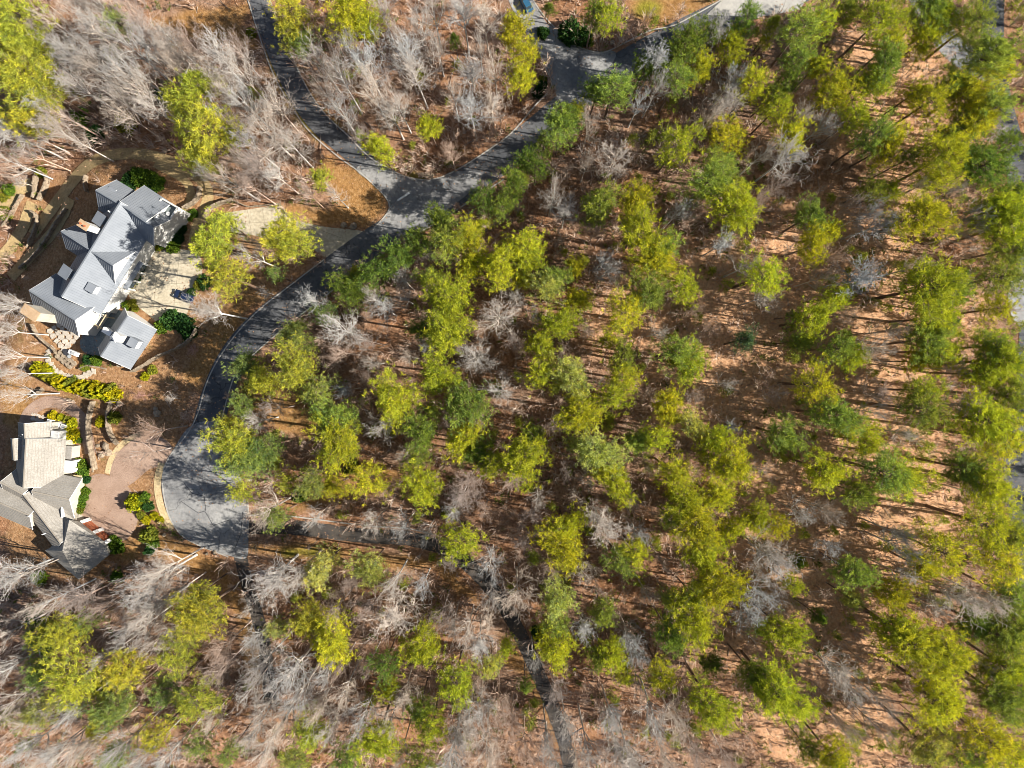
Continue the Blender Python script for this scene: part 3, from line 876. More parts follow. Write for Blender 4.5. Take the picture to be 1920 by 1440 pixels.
# the two rust-red garage doors under the north east eave
e0 = Vector((*Un(151, 981, 3.3), 0)); e1 = Vector((*Un(197, 1018, 3.3), 0)); dd = (e1 - e0).normalized()
nn = Vector((-dd.y, dd.x, 0)); nn = nn if nn.x > 0 else -nn
for t0, t1 in ((0.05, 0.48), (0.56, 0.98)):
    a = e0.lerp(e1, t0) + nn * 0.12; b = e0.lerp(e1, t1) + nn * 0.12
    mb = MB(); mb.beam(a + Vector((0, 0, 1.7)), b + Vector((0, 0, 1.7)), 0.12, 3.0)
    o = H2.part(mb, 'garage_door', M['brick_red'])
    for k in range(3):
        mb = MB(); mb.beam(a + nn * 0.08 + Vector((0, 0, 0.8 + k * 0.8)), b + nn * 0.08 + Vector((0, 0, 0.8 + k * 0.8)), 0.03, 0.06); H2.part(mb, 'door_rail', M['dark'], o)
for t in (0.0, 0.52, 1.0):
    a = e0.lerp(e1, t) + nn * 0.2; mb = MB(); mb.box((a.x, a.y, 1.6), (0.7, 0.7, 3.6), math.atan2(dd.y, dd.x)); H2.part(mb, 'pier', M['trim'])
# facade blocks on the east side
UP = Vector((0, 1, 0))
def block(h, px, z1, dims, ang, mat, name='bay', roof=None):
    o, (x, y) = h.box(px, -0.3, z1, dims, (math.cos(ang), math.sin(ang)), name, mat)
    if roof:
        mb = MB(); mb.box((x, y, z1 + 0.12), (dims[0] + 0.4, dims[1] + 0.4, 0.24), ang); h.part(mb, 'bay_roof', roof, o)
    return o, (x, y)
block(H2, (102, 817), 4.4, (1.7, 2.2), -0.15, M['white'])
block(H2, (126, 848), 3.2, (1.8, 2.7), -0.1, M['cream_wall'], roof=M['shingle'])
block(H2, (127, 875), 3.8, (1.8, 2.8), -0.1, M['white'])
block(H2, (142, 904), 1.2, (2.2, 3.0), -0.1, M['white'], roof=M['cream'])
block(H2, (130, 941), 3.3, (1.2, 3.6), -0.25, M['white'])
for px, z in (((130, 850), 2.2), ((132, 876), 2.4), ((132, 942), 2.0)):
    H2.window((px[0] + 4, px[1]), z, 1.4, 1.3, (0.08, 1))
# the curved white parapet of the front gable
mb = MB(); pts = [(118, 970), (117, 955), (120, 940), (123, 922)]
for p, q in zip(pts[:-1], pts[1:]):
    mb.beam(U(p[0], p[1], 5.2), U(q[0], q[1], 5.2), 0.3, 0.7)
H2.part(mb, 'parapet', M['trim'])
for px in ((46, 836), (43, 815), (54, 968), (80, 1002)):
    x, y = Un(px[0], px[1], 7.6); mb = MB(); mb.cyl((x, y, 6.6), 0.12, 1.2, 8); H2.part(mb, 'vent_pipe', M['trim'])

# ------------------------------------------------------------------ white equipment boxes by house two
for i, (px, py, lab) in enumerate(((93, 791, 'white outdoor air unit furthest left of three by the tan house'), (106, 796, 'middle of the three white air units by the tan house'), (119, 800, 'right hand white air unit, round topped fan, by the tan house'))):
    x, y = Un(px, py, 0.9); r = empty('air_unit', (x, y, 0)); tag(r, lab, 'air conditioner', 'air units by the tan house')
    mb = MB(); mb.box((x, y, 0.4), (1.25, 1.05, 1.2), -0.25); wpart(r, mb, 'case', M['trim'])
    mb = MB(); mb.cyl((x, y, 1.0), 0.38, 0.08, 14); wpart(r, mb, 'fan_grille', M['grey'])
    mb = MB(); mb.box((x, y, -0.12), (1.5, 1.3, 0.2), -0.25); wpart(r, mb, 'pad', M['concrete'])

# ------------------------------------------------------------------ stone walls
def stone_wall(pts, h, w, label, n=5, mat=None):
    line = catmull(pts, n); lw = [np.array(UG(p[0], p[1])[:2]) for p in line]
    w = w * 0.62; zz = lambda q: float(T(q[0], q[1]))
    root = empty('retaining_wall', (lw[0][0], lw[0][1], 0)); tag(root, label, 'stone wall')
    core = MB()
    L = offset_line(lw, -w * 0.38); R = offset_line(lw, w * 0.38)
    for i in range(len(lw) - 1):
        core.slab([(*L[i], h * 0.93 + zz(L[i])), (*L[i + 1], h * 0.93 + zz(L[i + 1])), (*R[i + 1], h * 0.93 + zz(R[i + 1])), (*R[i], h * 0.93 + zz(R[i]))][::-1], h + 0.4)
    wpart(root, core, 'core', M['stone'])
    # cap stones, one by one
    seg = [math.dist(lw[i], lw[i + 1]) for i in range(len(lw) - 1)]; tot = sum(seg)
    s_ = 0.0; r = random.Random(int(tot * 100))
    while s_ < tot - 0.3:
        ln = r.uniform(0.8, 1.5); m_ = min(s_ + ln / 2, tot - 0.01)
        acc = 0
        for i, q in enumerate(seg):
            if acc + q >= m_: break
            acc += q
        t = (m_ - acc) / seg[i]; p = lw[i] * (1 - t) + lw[i + 1] * t; d = lw[i + 1] - lw[i]
        mb = MB(); mb.box((p[0] + r.uniform(-0.06, 0.06), p[1] + r.uniform(-0.06, 0.06), zz(p) + h + r.uniform(-0.12, 0.05)), (ln * 0.93, w * r.uniform(0.75, 1.0), r.uniform(0.25, 0.4)), math.atan2(d[1], d[0]) + r.uniform(-0.12, 0.12), r.uniform(0.82, 0.95))
        wpart(root, mb, 'cap_stone', M['stone'])
        s_ += ln
    return root
stone_wall([(178,752),(172,775),(170,800),(173,832),(182,880)], 1.7, 0.6, 'left of two stone retaining walls above the paver court')
stone_wall([(213,750),(207,770),(206,795),(213,818),(224,832)], 1.5, 0.6, 'right of two stone retaining walls above the paver court')
stone_wall([(252,697),(277,683),(300,668),(332,655),(352,643),(364,632),(372,618)], 1.8, 0.6, 'long curved stone wall in the shade below the metal roofed garage')
stone_wall([(378,352),(376,368),(366,381),(350,391)], 1.8, 0.7, 'curved stone wall beside the garden path north of the drive')
stone_wall([(388,412),(394,396),(414,384),(438,377)], 1.9, 0.6, 'stone wall bordering the parking apron on its left corner')
stone_wall([(440,377),(470,388),(522,383),(536,398),(556,414)], 0.45, 0.45, 'low stone edging along the top of the parking apron')
stone_wall([(72,332),(70,346),(70,362),(66,372)], 1.6, 0.6, 'short stone wall beside the upper tan path far left')
stone_wall([(50,322),(64,318),(82,324),(92,340),(84,362),(76,376)], 1.5, 0.6, 'hooked stone wall round the end of the upper tan path')
stone_wall([(62,396),(72,405),(74,420),(64,448),(58,462)], 1.4, 0.6, 'stone wall between the two lower tan paths far left')
stone_wall([(46,366),(34,384),(24,402),(10,424)], 1.0, 0.6, 'outermost stone wall left of the tan paths')
stone_wall([(165,330),(163,345),(165,360)], 1.4, 0.5, 'short stone wall behind the north west gable')
stone_wall([(128,392),(112,415),(92,448),(70,478),(40,505)], 1.3, 0.7, 'long shaded stone wall behind the metal roofed house')
stone_wall([(62,608),(70,624),(84,640),(100,652),(108,662)], 0.9, 0.5, 'curved low stone wall round the flagstone terrace')
stone_wall([(243,664),(236,676),(228,688)], 2.0, 0.5, 'white topped stair wall below the garage')
stone_wall([(150,692),(165,686),(185,688),(200,692)], 0.6, 0.5, 'low stone bed edge beside the stepping stone path')
stone_wall([(64,745),(72,738),(82,730)], 0.8, 1.4, 'pale stone steps left of the clipped yellow hedge')
# stepping stone path, patio
def stones(name, label, cat, pts, w, h, n, mat, spacing, lat=1):
    line = catmull(pts, 10); lw = [np.array(Un(p[0], p[1])) for p in line]
    root = empty(name, (lw[0][0], lw[0][1], 0)); tag(root, label, cat)
    seg = [math.dist(lw[i], lw[i + 1]) for i in range(len(lw) - 1)]; tot = sum(seg); s_ = spacing / 2; r = random.Random(7)
    while s_ < tot:
        acc = 0
        for i, q in enumerate(seg):
            if acc + q >= s_: break
            acc += q
        t = (s_ - acc) / seg[i]; p = lw[i] * (1 - t) + lw[i + 1] * t; d = lw[i + 1] - lw[i]; a = math.atan2(d[1], d[0])
        for j in range(lat):
            off = (j - (lat - 1) / 2) * (w / lat) * 1.05
            c = (p[0] - math.sin(a) * off, p[1] + math.cos(a) * off)
            k = r.randint(4, 6); poly = []; ph_ = r.uniform(0, 1)
            for q_ in range(k):
                th = 2 * math.pi * q_ / k + r.uniform(-0.25, 0.25) + ph_
                ex = spacing * 0.60 * r.uniform(0.85, 1.1) * math.cos(th); ey = w / lat * 0.60 * r.uniform(0.85, 1.1) * math.sin(th)
                poly.append((c[0] + ex * math.cos(a) - ey * math.sin(a), c[1] + ex * math.sin(a) + ey * math.cos(a)))
            mb = MB(); zg = float(T(c[0], c[1])); mb.prism(poly, zg - 0.12, zg + h + r.uniform(-0.02, 0.03)); wpart(root, mb, 'stone', mat)
        s_ += spacing
    return root
stones('stepping_stone_path', 'curved path of pale stepping stones above the clipped yellow hedge', 'path', [(98,648),(92,660),(90,672),(96,686),(108,697),(126,706),(148,709),(164,702),(178,694)], 1.5, 0.08, 0, M['flag'], 1.05)
stones('flagstone_terrace', 'flagstone terrace at the south corner of the metal roofed house', 'terrace', [(104,608),(112,620),(122,632),(134,645)], 5.2, 0.10, 0, M['flag'], 1.25, 4)
stones('rock_bed', 'pale rocks piled in the oval bed inside the stepping stone path', 'rocks', [(108,662),(120,672),(134,683),(140,690)], 2.2, 0.35, 0, M['stone'], 1.0, 2)
stones('court_slabs', 'pale landing slabs at the north door of the tan house', 'terrace', [(58,780),(70,783),(82,787)], 2.0, 0.06, 0, M['flag'], 1.1, 2)

# boulders
def boulder(px, py, r, label, z=0.0):
    x, y, z = UG(px, py); rr = random.Random(px * 31 + py)
    bm = bmesh.new(); bmesh.ops.create_icosphere(bm, subdivisions=2, radius=1.0)
    for v in bm.verts:
        k = 1 + rr.uniform(-0.16, 0.16); v.co = Vector((v.co.x * k * r, v.co.y * k * r * 0.85, v.co.z * k * r * 0.6 + r * 0.25))
    me = bpy.data.meshes.new('boulder'); bm.to_mesh(me); bm.free(); me.materials.append(M['stone'])
    o = link('boulder', me, None, (x, y, z)); o.rotation_euler = (0, 0, rr.uniform(0, 6)); tag(o, label, 'boulder')
for b_ in ((199,836,0.95,'upper left round boulder of the four between walls and cream walk'),(204,848,1.0,'largest tan boulder of the four right of the left retaining wall'),(191,853,0.85,'lower left boulder of the four right of the left retaining wall'),(184,836,0.5,'smallest pale boulder touching the left retaining wall'),
          (225,757,0.8,'white boulder just right of the right retaining wall top'),(296,775,1.0,'pale boulder pile stone left of the main road bend'),(292,766,0.6,'small boulder above the pale pile left of the road bend'),
          (130,750,0.5,'small rock pair left stone under the yellow hedge'),(137,754,0.55,'small rock pair right stone under the yellow hedge'),
          (663,424,0.9,'grey boulder at the tip of the tan lawn by the junction'),(645,422,0.8,'dark boulder left of the grey one on the tan lawn edge'),
          (805,330,1.1,'brown rock cluster stone on the verge above the junction, right one'),(790,329,0.8,'brown rock cluster stone on the verge above the junction, left one'),
          (1148,80,0.6,'white rock on the brown planting point by the entrance road'),(1128,76,0.6,'dark rock on the brown planting point by the entrance road'),
          (403,1036,0.55,'whitish rock at the bottom edge of the cul-de-sac'),(388,1038,0.4,'small pinkish rock left of the whitish one below the cul-de-sac'),(282,996,0.5,'little rock in the bed beside the cream sidewalk'),(308,1003,0.5,'second little rock in the bed beside the cream sidewalk'),
          (313,142,0.5,'pale rock on the leaf litter west of the side road'),(309,283,0.7,'pale rock beside the garden path under the lime tree')):
    boulder(*b_)

# ------------------------------------------------------------------ cars
def car(px, py, ang, paint, label, z=0.03):
    x, y = Un(px, py); r = empty('parked_car', (x, y, z), ang); tag(r, label, 'car')
    # side profile (x along, z up) lofted across with narrowing top
    prof = [(-2.35, 0.35), (-2.4, 0.75), (-2.2, 0.98), (-1.5, 1.05), (1.0, 0.98), (1.9, 0.88), (2.3, 0.7), (2.36, 0.38)]
    ys = [(-0.92, 0.90), (-0.86, 1.0), (0.86, 1.0), (0.92, 0.90)]
    v = []; f = []
    for yy, s in ys:
        for a, b in prof: v.append((a * (1 if abs(yy) < 0.9 else 0.98), yy, b * (1.0 if abs(yy) < 0.9 else 0.96)))
    n = len(prof)
    for i in range(3):
        for k in range(n):
            f.append((i * n + k, i * n + (k + 1) % n, (i + 1) * n + (k + 1) % n, (i + 1) * n + k))
    f.append(tuple(range(n))[::-1]); f.append(tuple(range(3 * n, 4 * n)))
    mb = MB(); mb.add(v, f); o = mb.build('body', paint, r)
    cab = [(-1.75, 1.0), (-1.35, 1.48), (0.1, 1.52), (0.95, 1.0)]
    v = []; f = []
    for yy, s, dz in ((-0.84, 1, 0), (-0.66, 1, 1), (0.66, 1, 1), (0.84, 1, 0)):
        pass
    v = [(-1.85, -0.84, 0.98), (1.05, -0.84, 0.98), (1.05, 0.84, 0.98), (-1.85, 0.84, 0.98), (-1.35, -0.64, 1.46), (0.25, -0.64, 1.46), (0.25, 0.64, 1.46), (-1.35, 0.64, 1.46)]
    mb = MB(); mb.add(v, [(0, 3, 2, 1), (4, 5, 6, 7), (0, 1, 5, 4), (1, 2, 6, 5), (2, 3, 7, 6), (3, 0, 4, 7)]); mb.build('windows', M['glass'], r)
    mb = MB(); mb.box((-0.55, 0, 1.5), (1.7, 1.3, 0.06), 0, 0.94); mb.build('roof', paint, r)
    for sx in (-1.42, 1.42):
        for sy in (-0.86, 0.86):
            mb = MB()
            vs_ = []; k = 14
            for yy in (-0.1, 0.1):
                for i in range(k): vs_.append((sx + 0.33 * math.cos(i * 2 * math.pi / k), sy + yy, 0.33 + 0.33 * math.sin(i * 2 * math.pi / k)))
            mb.add(vs_, [tuple(range(k)), tuple(range(2 * k - 1, k - 1, -1))] + [(i, (i + 1) % k, k + (i + 1) % k, k + i) for i in range(k)])
            w = mb.build('wheel', M['tyre'], r)
            mb = MB(); mb.box((sx, sy + (0.11 if sy > 0 else -0.11), 0.33), (0.36, 0.02, 0.36), 0); mb.build('rim', M['chrome'], w)
    for sy in (-0.65, 0.65):
        mb = MB(); mb.box((2.33, sy, 0.68), (0.1, 0.36, 0.14)); mb.build('headlight', M['lamp'], r)
        mb = MB(); mb.box((-2.37, sy, 0.8), (0.08, 0.3, 0.14)); mb.build('tail_light', M['brick_red'], r)
        mb = MB(); mb.box((0.65, sy * 1.5, 1.02), (0.16, 0.18, 0.12)); mb.build('mirror', paint, r)
car(347, 556, math.radians(158), M['car_blue'], 'dark blue car on the beige drive, half under bare branches')
car(985, 8, math.radians(118), M['car_teal'], 'blue car on the entrance road at the top edge', 0.05)

# garden furniture
def seat_set(px, py, z, ang, label, name='lounge_chair'):
    x, y = Un(px, py, z); r = empty(name, (x, y, z), ang); tag(r, label, 'chair')
    mb = MB(); mb.box((0, 0, 0.35), (0.8, 0.8, 0.18)); mb.build('seat', M['cushion'], r)
    mb = MB(); mb.box((-0.38, 0, 0.62), (0.14, 0.8, 0.5)); mb.build('backrest', M['cushion'], r)
    for a in (-0.34, 0.34):
        for b in (-0.34, 0.34):
            mb = MB(); mb.box((a, b, 0.13), (0.07, 0.07, 0.26)); mb.build('leg', M['wood'], r)
seat_set(305, 377, 6.06, 0.4, 'navy cushioned chair nearest the roof in the walled roof terrace')
seat_set(300, 384, 6.06, 0.4, 'navy cushioned chair further left on the walled roof terrace')
seat_set(309, 385, 6.06, 2.6, 'navy cushioned chair facing the others on the walled roof terrace')
x, y = Un(318, 402, 6.06); r = empty('round_table', (x, y, 6.06)); tag(r, 'small pale round table at the end of the roof terrace', 'table')
mb = MB(); mb.cyl((0, 0, 0.66), 0.45, 0.06, 14); mb.build('table_top', M['trim'], r); mb = MB(); mb.cyl((0, 0, 0), 0.06, 0.66, 8); mb.build('leg', M['dark'], r)
for (px, py, R_, m_, lab) in ((128, 661, 0.75, 'dark', 'dark round fire bowl table on the lower terrace'), (133, 668, 0.45, 'grey', 'small metal table beside the dark fire bowl')):
    x, y = Un(px, py); r = empty('round_table', (x, y, 0.0)); tag(r, lab, 'table')
    mb = MB(); mb.cyl((0, 0, 0.55), R_, 0.1, 16); mb.build('table_top', M[m_], r); mb = MB(); mb.cyl((0, 0, 0), R_ * 0.35, 0.55, 10); mb.build('base', M[m_], r)
x, y = Un(141, 662); r = empty('white_grill', (x, y, 0), -0.4); tag(r, 'white grill counter at the edge of the shaded courtyard', 'grill')
mb = MB(); mb.box((0, 0, 0.45), (2.2, 0.9, 0.95)); mb.build('counter', M['trim'], r); mb = MB(); mb.box((0.1, 0, 1.05), (1.0, 0.65, 0.25), 0, 0.8); mb.build('lid', M['grey'], r)
# ------------------------------------------------------------------ trees: meshes
def tri_tube(V_, F_, a, b, ra, rb, sides=3):
    d = b - a; L = np.linalg.norm(d)
    if L < 1e-5: return
    d = d / L
    ref = np.array([0, 0, 1.0]) if abs(d[2]) < 0.9 else np.array([1.0, 0, 0])
    r = np.cross(d, ref); r /= np.linalg.norm(r); u = np.cross(r, d)
    k = len(V_)
    for p, q in ((a, ra), (b, rb)):
        for i in range(sides):
            t = 2 * math.pi * i / sides
            V_.append(p + (r * math.cos(t) + u * math.sin(t)) * q)
    for i in range(sides):
        j = (i + 1) % sides
        F_.append((k + i, k + j, k + sides + j, k + sides + i))
def quads_mesh(name, V_, F_, mat, smooth=True):
    return mesh_np(name, np.array(V_), np.array(F_), 4, mat, None, smooth)
def tufts(centers, dirs, rg, per, ln, wd):
    """needle tufts: `per` thin triangles bursting out of every centre. returns verts, tris, var"""
    n = len(centers)
    c = np.repeat(centers, per, 0)
    d = rg.normal(size=(n * per, 3)); d[:, 2] = d[:, 2] * 0.75 + 0.25
    d += np.repeat(dirs, per, 0) * 0.9
    d /= np.linalg.norm(d, axis=1)[:, None]
    w = np.cross(d, rg.normal(size=(n * per, 3))); w /= np.linalg.norm(w, axis=1)[:, None]
    L = ln * rg.uniform(0.6, 1.15, n * per)[:, None]; W = wd * rg.uniform(0.7, 1.3, n * per)[:, None]
    base = c + rg.normal(size=c.shape) * 0.10
    v = np.stack([base - w * W * 0.35, base + w * W * 0.35, base + d * L + w * W * 0.5, base + d * L - w * W * 0.5], 1).reshape(-1, 3)
    f = np.arange(n * per * 4).reshape(-1, 4)
    var = np.repeat(np.clip(np.repeat(rg.uniform(0, 1, n), per) * 0.7 + rg.uniform(0, 0.3, n * per), 0, 1), 4)
    return v, f, var
PINE_R, PINE_D, PINE_H = 4.2, 8.0, 22.0
def make_pine(seed, style=0):
    """style 0 full, 1 loose and open, 2 small conical"""
    rg = np.random.default_rng(seed)
    R, D, H = PINE_R, PINE_D, PINE_H
    z0 = H - D
    tv, tf = [], []
    bend = rg.normal(size=2) * 0.25
    axis = lambda z: np.array([bend[0] * math.sin(z / H * 2.2), bend[1] * math.sin(z / H * 2.0), z])
    zs = np.linspace(-0.5, H - 0.4, 9)
    for i in range(8):
        f0 = 1 - max(zs[i], 0) / H; f1 = 1 - max(zs[i + 1], 0) / H
        tri_tube(tv, tf, axis(zs[i]), axis(zs[i + 1]), 0.07 + 0.25 * f0, 0.07 + 0.25 * f1, 7)
    # a few dead stubs on the bare trunk
    for k in range(7):
        z = rg.uniform(0.45 * H, z0); a = rg.uniform(0, 6.28); p = axis(z)
        tri_tube(tv, tf, p, p + np.array([math.cos(a), math.sin(a), 0.1]) * rg.uniform(0.5, 1.6), 0.045, 0.015, 3)
    cs, ds = [], []
    nb = (80, 56, 70)[style]
    nlobe = rg.integers(4, 7); lph = rg.uniform(0, 6.28, 4); lam = rg.uniform(0.15, 0.38)
    for k in range(nb):
        t = (k + rg.uniform(0, 1)) / nb
        a = k * 2.399 + rg.uniform(-0.5, 0.5)
        if style == 2: pr = (1 - t) ** 0.8
        else: pr = math.sqrt(max(0.0, 1 - abs(t * 1.25 - 0.32) ** 2.2 / 0.9)) if t < 1 else 0.2
        pr = max(pr, 0.22)
        lob = 1 + lam * math.sin(nlobe * a / 2 * 1.0 + lph[0]) + 0.16 * math.sin(3 * a + lph[1])
        Lb = R * pr * lob * rg.uniform(0.5, 1.16)
        z = z0 + t * D * 0.93
        p = axis(z)
        el = 0.12 + 0.75 * t + rg.uniform(-0.15, 0.2)
        dirh = np.array([math.cos(a), math.sin(a), 0])
        prev = p; m = 4
        path = []
        for s in range(1, m + 1):
            q = s / m
            e = p + dirh * Lb * q * math.cos(el * 0.6) + np.array([0, 0, 1]) * Lb * (math.sin(el) * q * 0.55 + 0.22 * q * q - (0.1 * q if t < 0.3 else 0))
            path.append(e)
            tri_tube(tv, tf, prev, e, 0.07 * (1 - q * 0.7) + 0.012, 0.07 * (1 - q) + 0.015, 3)
            prev = e
        nt_ = max(3, int((9, 7, 8)[style] * Lb / R + 2))
        side = np.array([-dirh[1], dirh[0], 0])
        for j in range(nt_):
            q = rg.uniform(0.32, 1.06) ** 0.75
            ii = min(m - 1, int(q * m)); base = path[ii]
            pos = p + (path[-1] - p) * q
            pos[2] = (base[2] + pos[2]) / 2
            spread = 0.24 * Lb * q
            off = side * rg.normal() * spread
            pos = pos + off * 1.25 + np.array([0, 0, rg.uniform(-0.1, 0.4)])
            if rg.random() < 0.5: tri_tube(tv, tf, p + (path[-1] - p) * q * 0.8, pos, 0.025, 0.012, 3)
            cs.append(pos); ds.append(dirh * 0.6 + np.array([0, 0, 0.6]))
    for k in range(6):
        cs.append(axis(H - 0.3) + rg.normal(size=3) * 0.35); ds.append(np.array([0, 0, 1.0]))
    v, f, var = tufts(np.array(cs), np.array(ds), rg, 12, 0.66, 0.070)
    return quads_mesh('pine_trunk_%d' % seed, tv, tf, M['bark']), mesh_np('pine_crown_%d' % seed, v, f, 4, M['leaf'], {'var': var}, False)

BARE_R, BARE_H = 5.0, 20.0
def make_bare(seed, style=0):
    """leafless hardwood: trunk + main limbs in one mesh, the finer branches in another.
    style 0 vase, 1 broad radial, 2 narrow tall"""
    rg = np.random.default_rng(seed)
    H, R = BARE_H, BARE_R
    tv, tf, bv, bf = [], [], [], []
    fork = {0: 0.42, 1: 0.38, 2: 0.5}[style] * H
    lean = rg.normal(size=2) * 0.5
    def ax(z): return np.array([lean[0] * (z / H) ** 1.5, lean[1] * (z / H) ** 1.5, z])
    zs = [-0.5, 0.4, fork * 0.35, fork * 0.7, fork, H * 0.62, H * 0.78, H * 0.9]
    rs = [0.38, 0.27, 0.22, 0.19, 0.17, 0.12, 0.08, 0.045]
    for i in range(7): tri_tube(tv, tf, ax(zs[i]), ax(zs[i + 1]), rs[i], rs[i + 1], 7)
    def grow(p, d, L, r, lvl):
        V_, F_ = (tv, tf) if lvl == 0 else (bv, bf)
        m = 4 if lvl < 2 else (3 if lvl == 2 else 2)
        nodes = []
        q = p; dd = d
        wob = (0.10, 0.16, 0.2, 0.25)[min(lvl, 3)]
        for i in range(m):
            dd = dd + rg.normal(size=3) * wob
            dd[2] += 0.06 if lvl < 3 else 0.0
            dd = dd / np.linalg.norm(dd)
            e = q + dd * L / m
            r0 = r * (1 - i / m * 0.7); r1 = r * (1 - (i + 1) / m * 0.7)
            tri_tube(V_, F_, q, e, r0, max(r1, 0.015), 5 if lvl == 0 else 3)
            nodes.append((e, dd, r1)); q = e
        if lvl >= 3: return
        nch = (6, 5, 3)[lvl]
        for k in range(nch):
            i = min(m - 1, int((k + 1) / nch * m - 0.01)) if k < nch - 1 else m - 1
            e, dd, r1 = nodes[i]
            b = nodes[i - 1][0] if i else p
            s = e + (b - e) * rg.uniform(0, 0.9)
            nd = dd + rg.normal(size=3) * (0.55, 0.6, 0.7)[lvl]
            nd[2] = nd[2] * 0.8 + 0.18
            nd /= np.linalg.norm(nd)
            grow(s, nd, L * rg.uniform(0.42, 0.68), max(r1 * 0.84, 0.027), lvl + 1)
    nl = {0: 9, 1: 11, 2: 9}[style]
    for k in range(nl):
        t = k / (nl - 1)
        z = fork + (H * 0.86 - fork) * t * rg.uniform(0.8, 1.0)
        a = k * 2.399 + rg.uniform(-0.4, 0.4)
        el = {0: 0.75, 1: 0.5, 2: 0.95}[style] + 0.45 * t + rg.uniform(-0.15, 0.15)
        d = np.array([math.cos(a) * math.cos(el), math.sin(a) * math.cos(el), math.sin(el)])
        L = {0: 0.38, 1: 0.34, 2: 0.30}[style] * H * (1 - 0.5 * t) * rg.uniform(0.85, 1.1)
        grow(ax(z), d, L, 0.15 * (1 - 0.4 * t), 0)
    # normalise the crown radius
    A = np.array(bv); rad = np.percentile(np.hypot(A[:, 0], A[:, 1]), 97)
    s = R / rad
    for arr in (tv, bv):
        for i in range(len(arr)):
            q = arr[i]; w = min(1.0, max(0.0, (q[2] - fork * 0.8) / (fork * 0.5)))
            k = 1 + (s - 1) * w
            arr[i] = np.array([q[0] * k, q[1] * k, q[2]])
    return quads_mesh('bare_trunk_%d' % seed, tv, tf, M['bark']), quads_mesh('bare_branches_%d' % seed, bv, bf, M['bark'])

def make_shrub(seed, leaf=0.16, n=620, flatten=0.85, conic=False):
    rg = np.random.default_rng(seed)
    cs, ds = [], []
    for i in range(n):
        d = rg.normal(size=3); d /= np.linalg.norm(d)
        if d[2] < -0.2: d[2] *= -1
        rr = rg.uniform(0.72, 1.0) * (1 + 0.13 * math.sin(d[0] * 5 + seed) + 0.12 * math.sin(d[1] * 6 + d[2] * 4))
        p = d * rr
        if conic: p = np.array([p[0] * (1 - 0.75 * max(0, p[2])), p[1] * (1 - 0.75 * max(0, p[2])), p[2]])
        cs.append([p[0], p[1], max(0.02, p[2] * flatten)]); ds.append(d)
    v, f, var = tufts(np.array(cs), np.array(ds), rg, 3, leaf * 1.5, leaf)
    core = []
    return mesh_np('shrub_leaves_%d' % seed, v, f, 4, M['broad'], {'var': var}, False)
def shrub_stem():
    V_, F_ = [], []
    rg = np.random.default_rng(3)
    for k in range(9):
        a = k * 2.4; d = np.array([math.cos(a) * 0.55, math.sin(a) * 0.55, 0.62])
        tri_tube(V_, F_, np.array([0, 0, -0.05]), d, 0.05, 0.015, 4)
    return quads_mesh('shrub_stems', V_, F_, M['bark'])

PINES = [make_pine(100 + i, 0) for i in range(5)] + [make_pine(120 + i, 1) for i in range(3)]
CONES = [make_pine(140 + i, 2) for i in range(2)]
BARES = [make_bare(200 + i, 0) for i in range(4)] + [make_bare(220 + i, 1) for i in range(3)] + [make_bare(240 + i, 2) for i in range(3)]
SHRUBS = [make_shrub(300 + i) for i in range(3)]
CONIC = [make_shrub(320, conic=True, flatten=1.0), make_shrub(321, conic=True, flatten=1.0)]
STEM = shrub_stem()
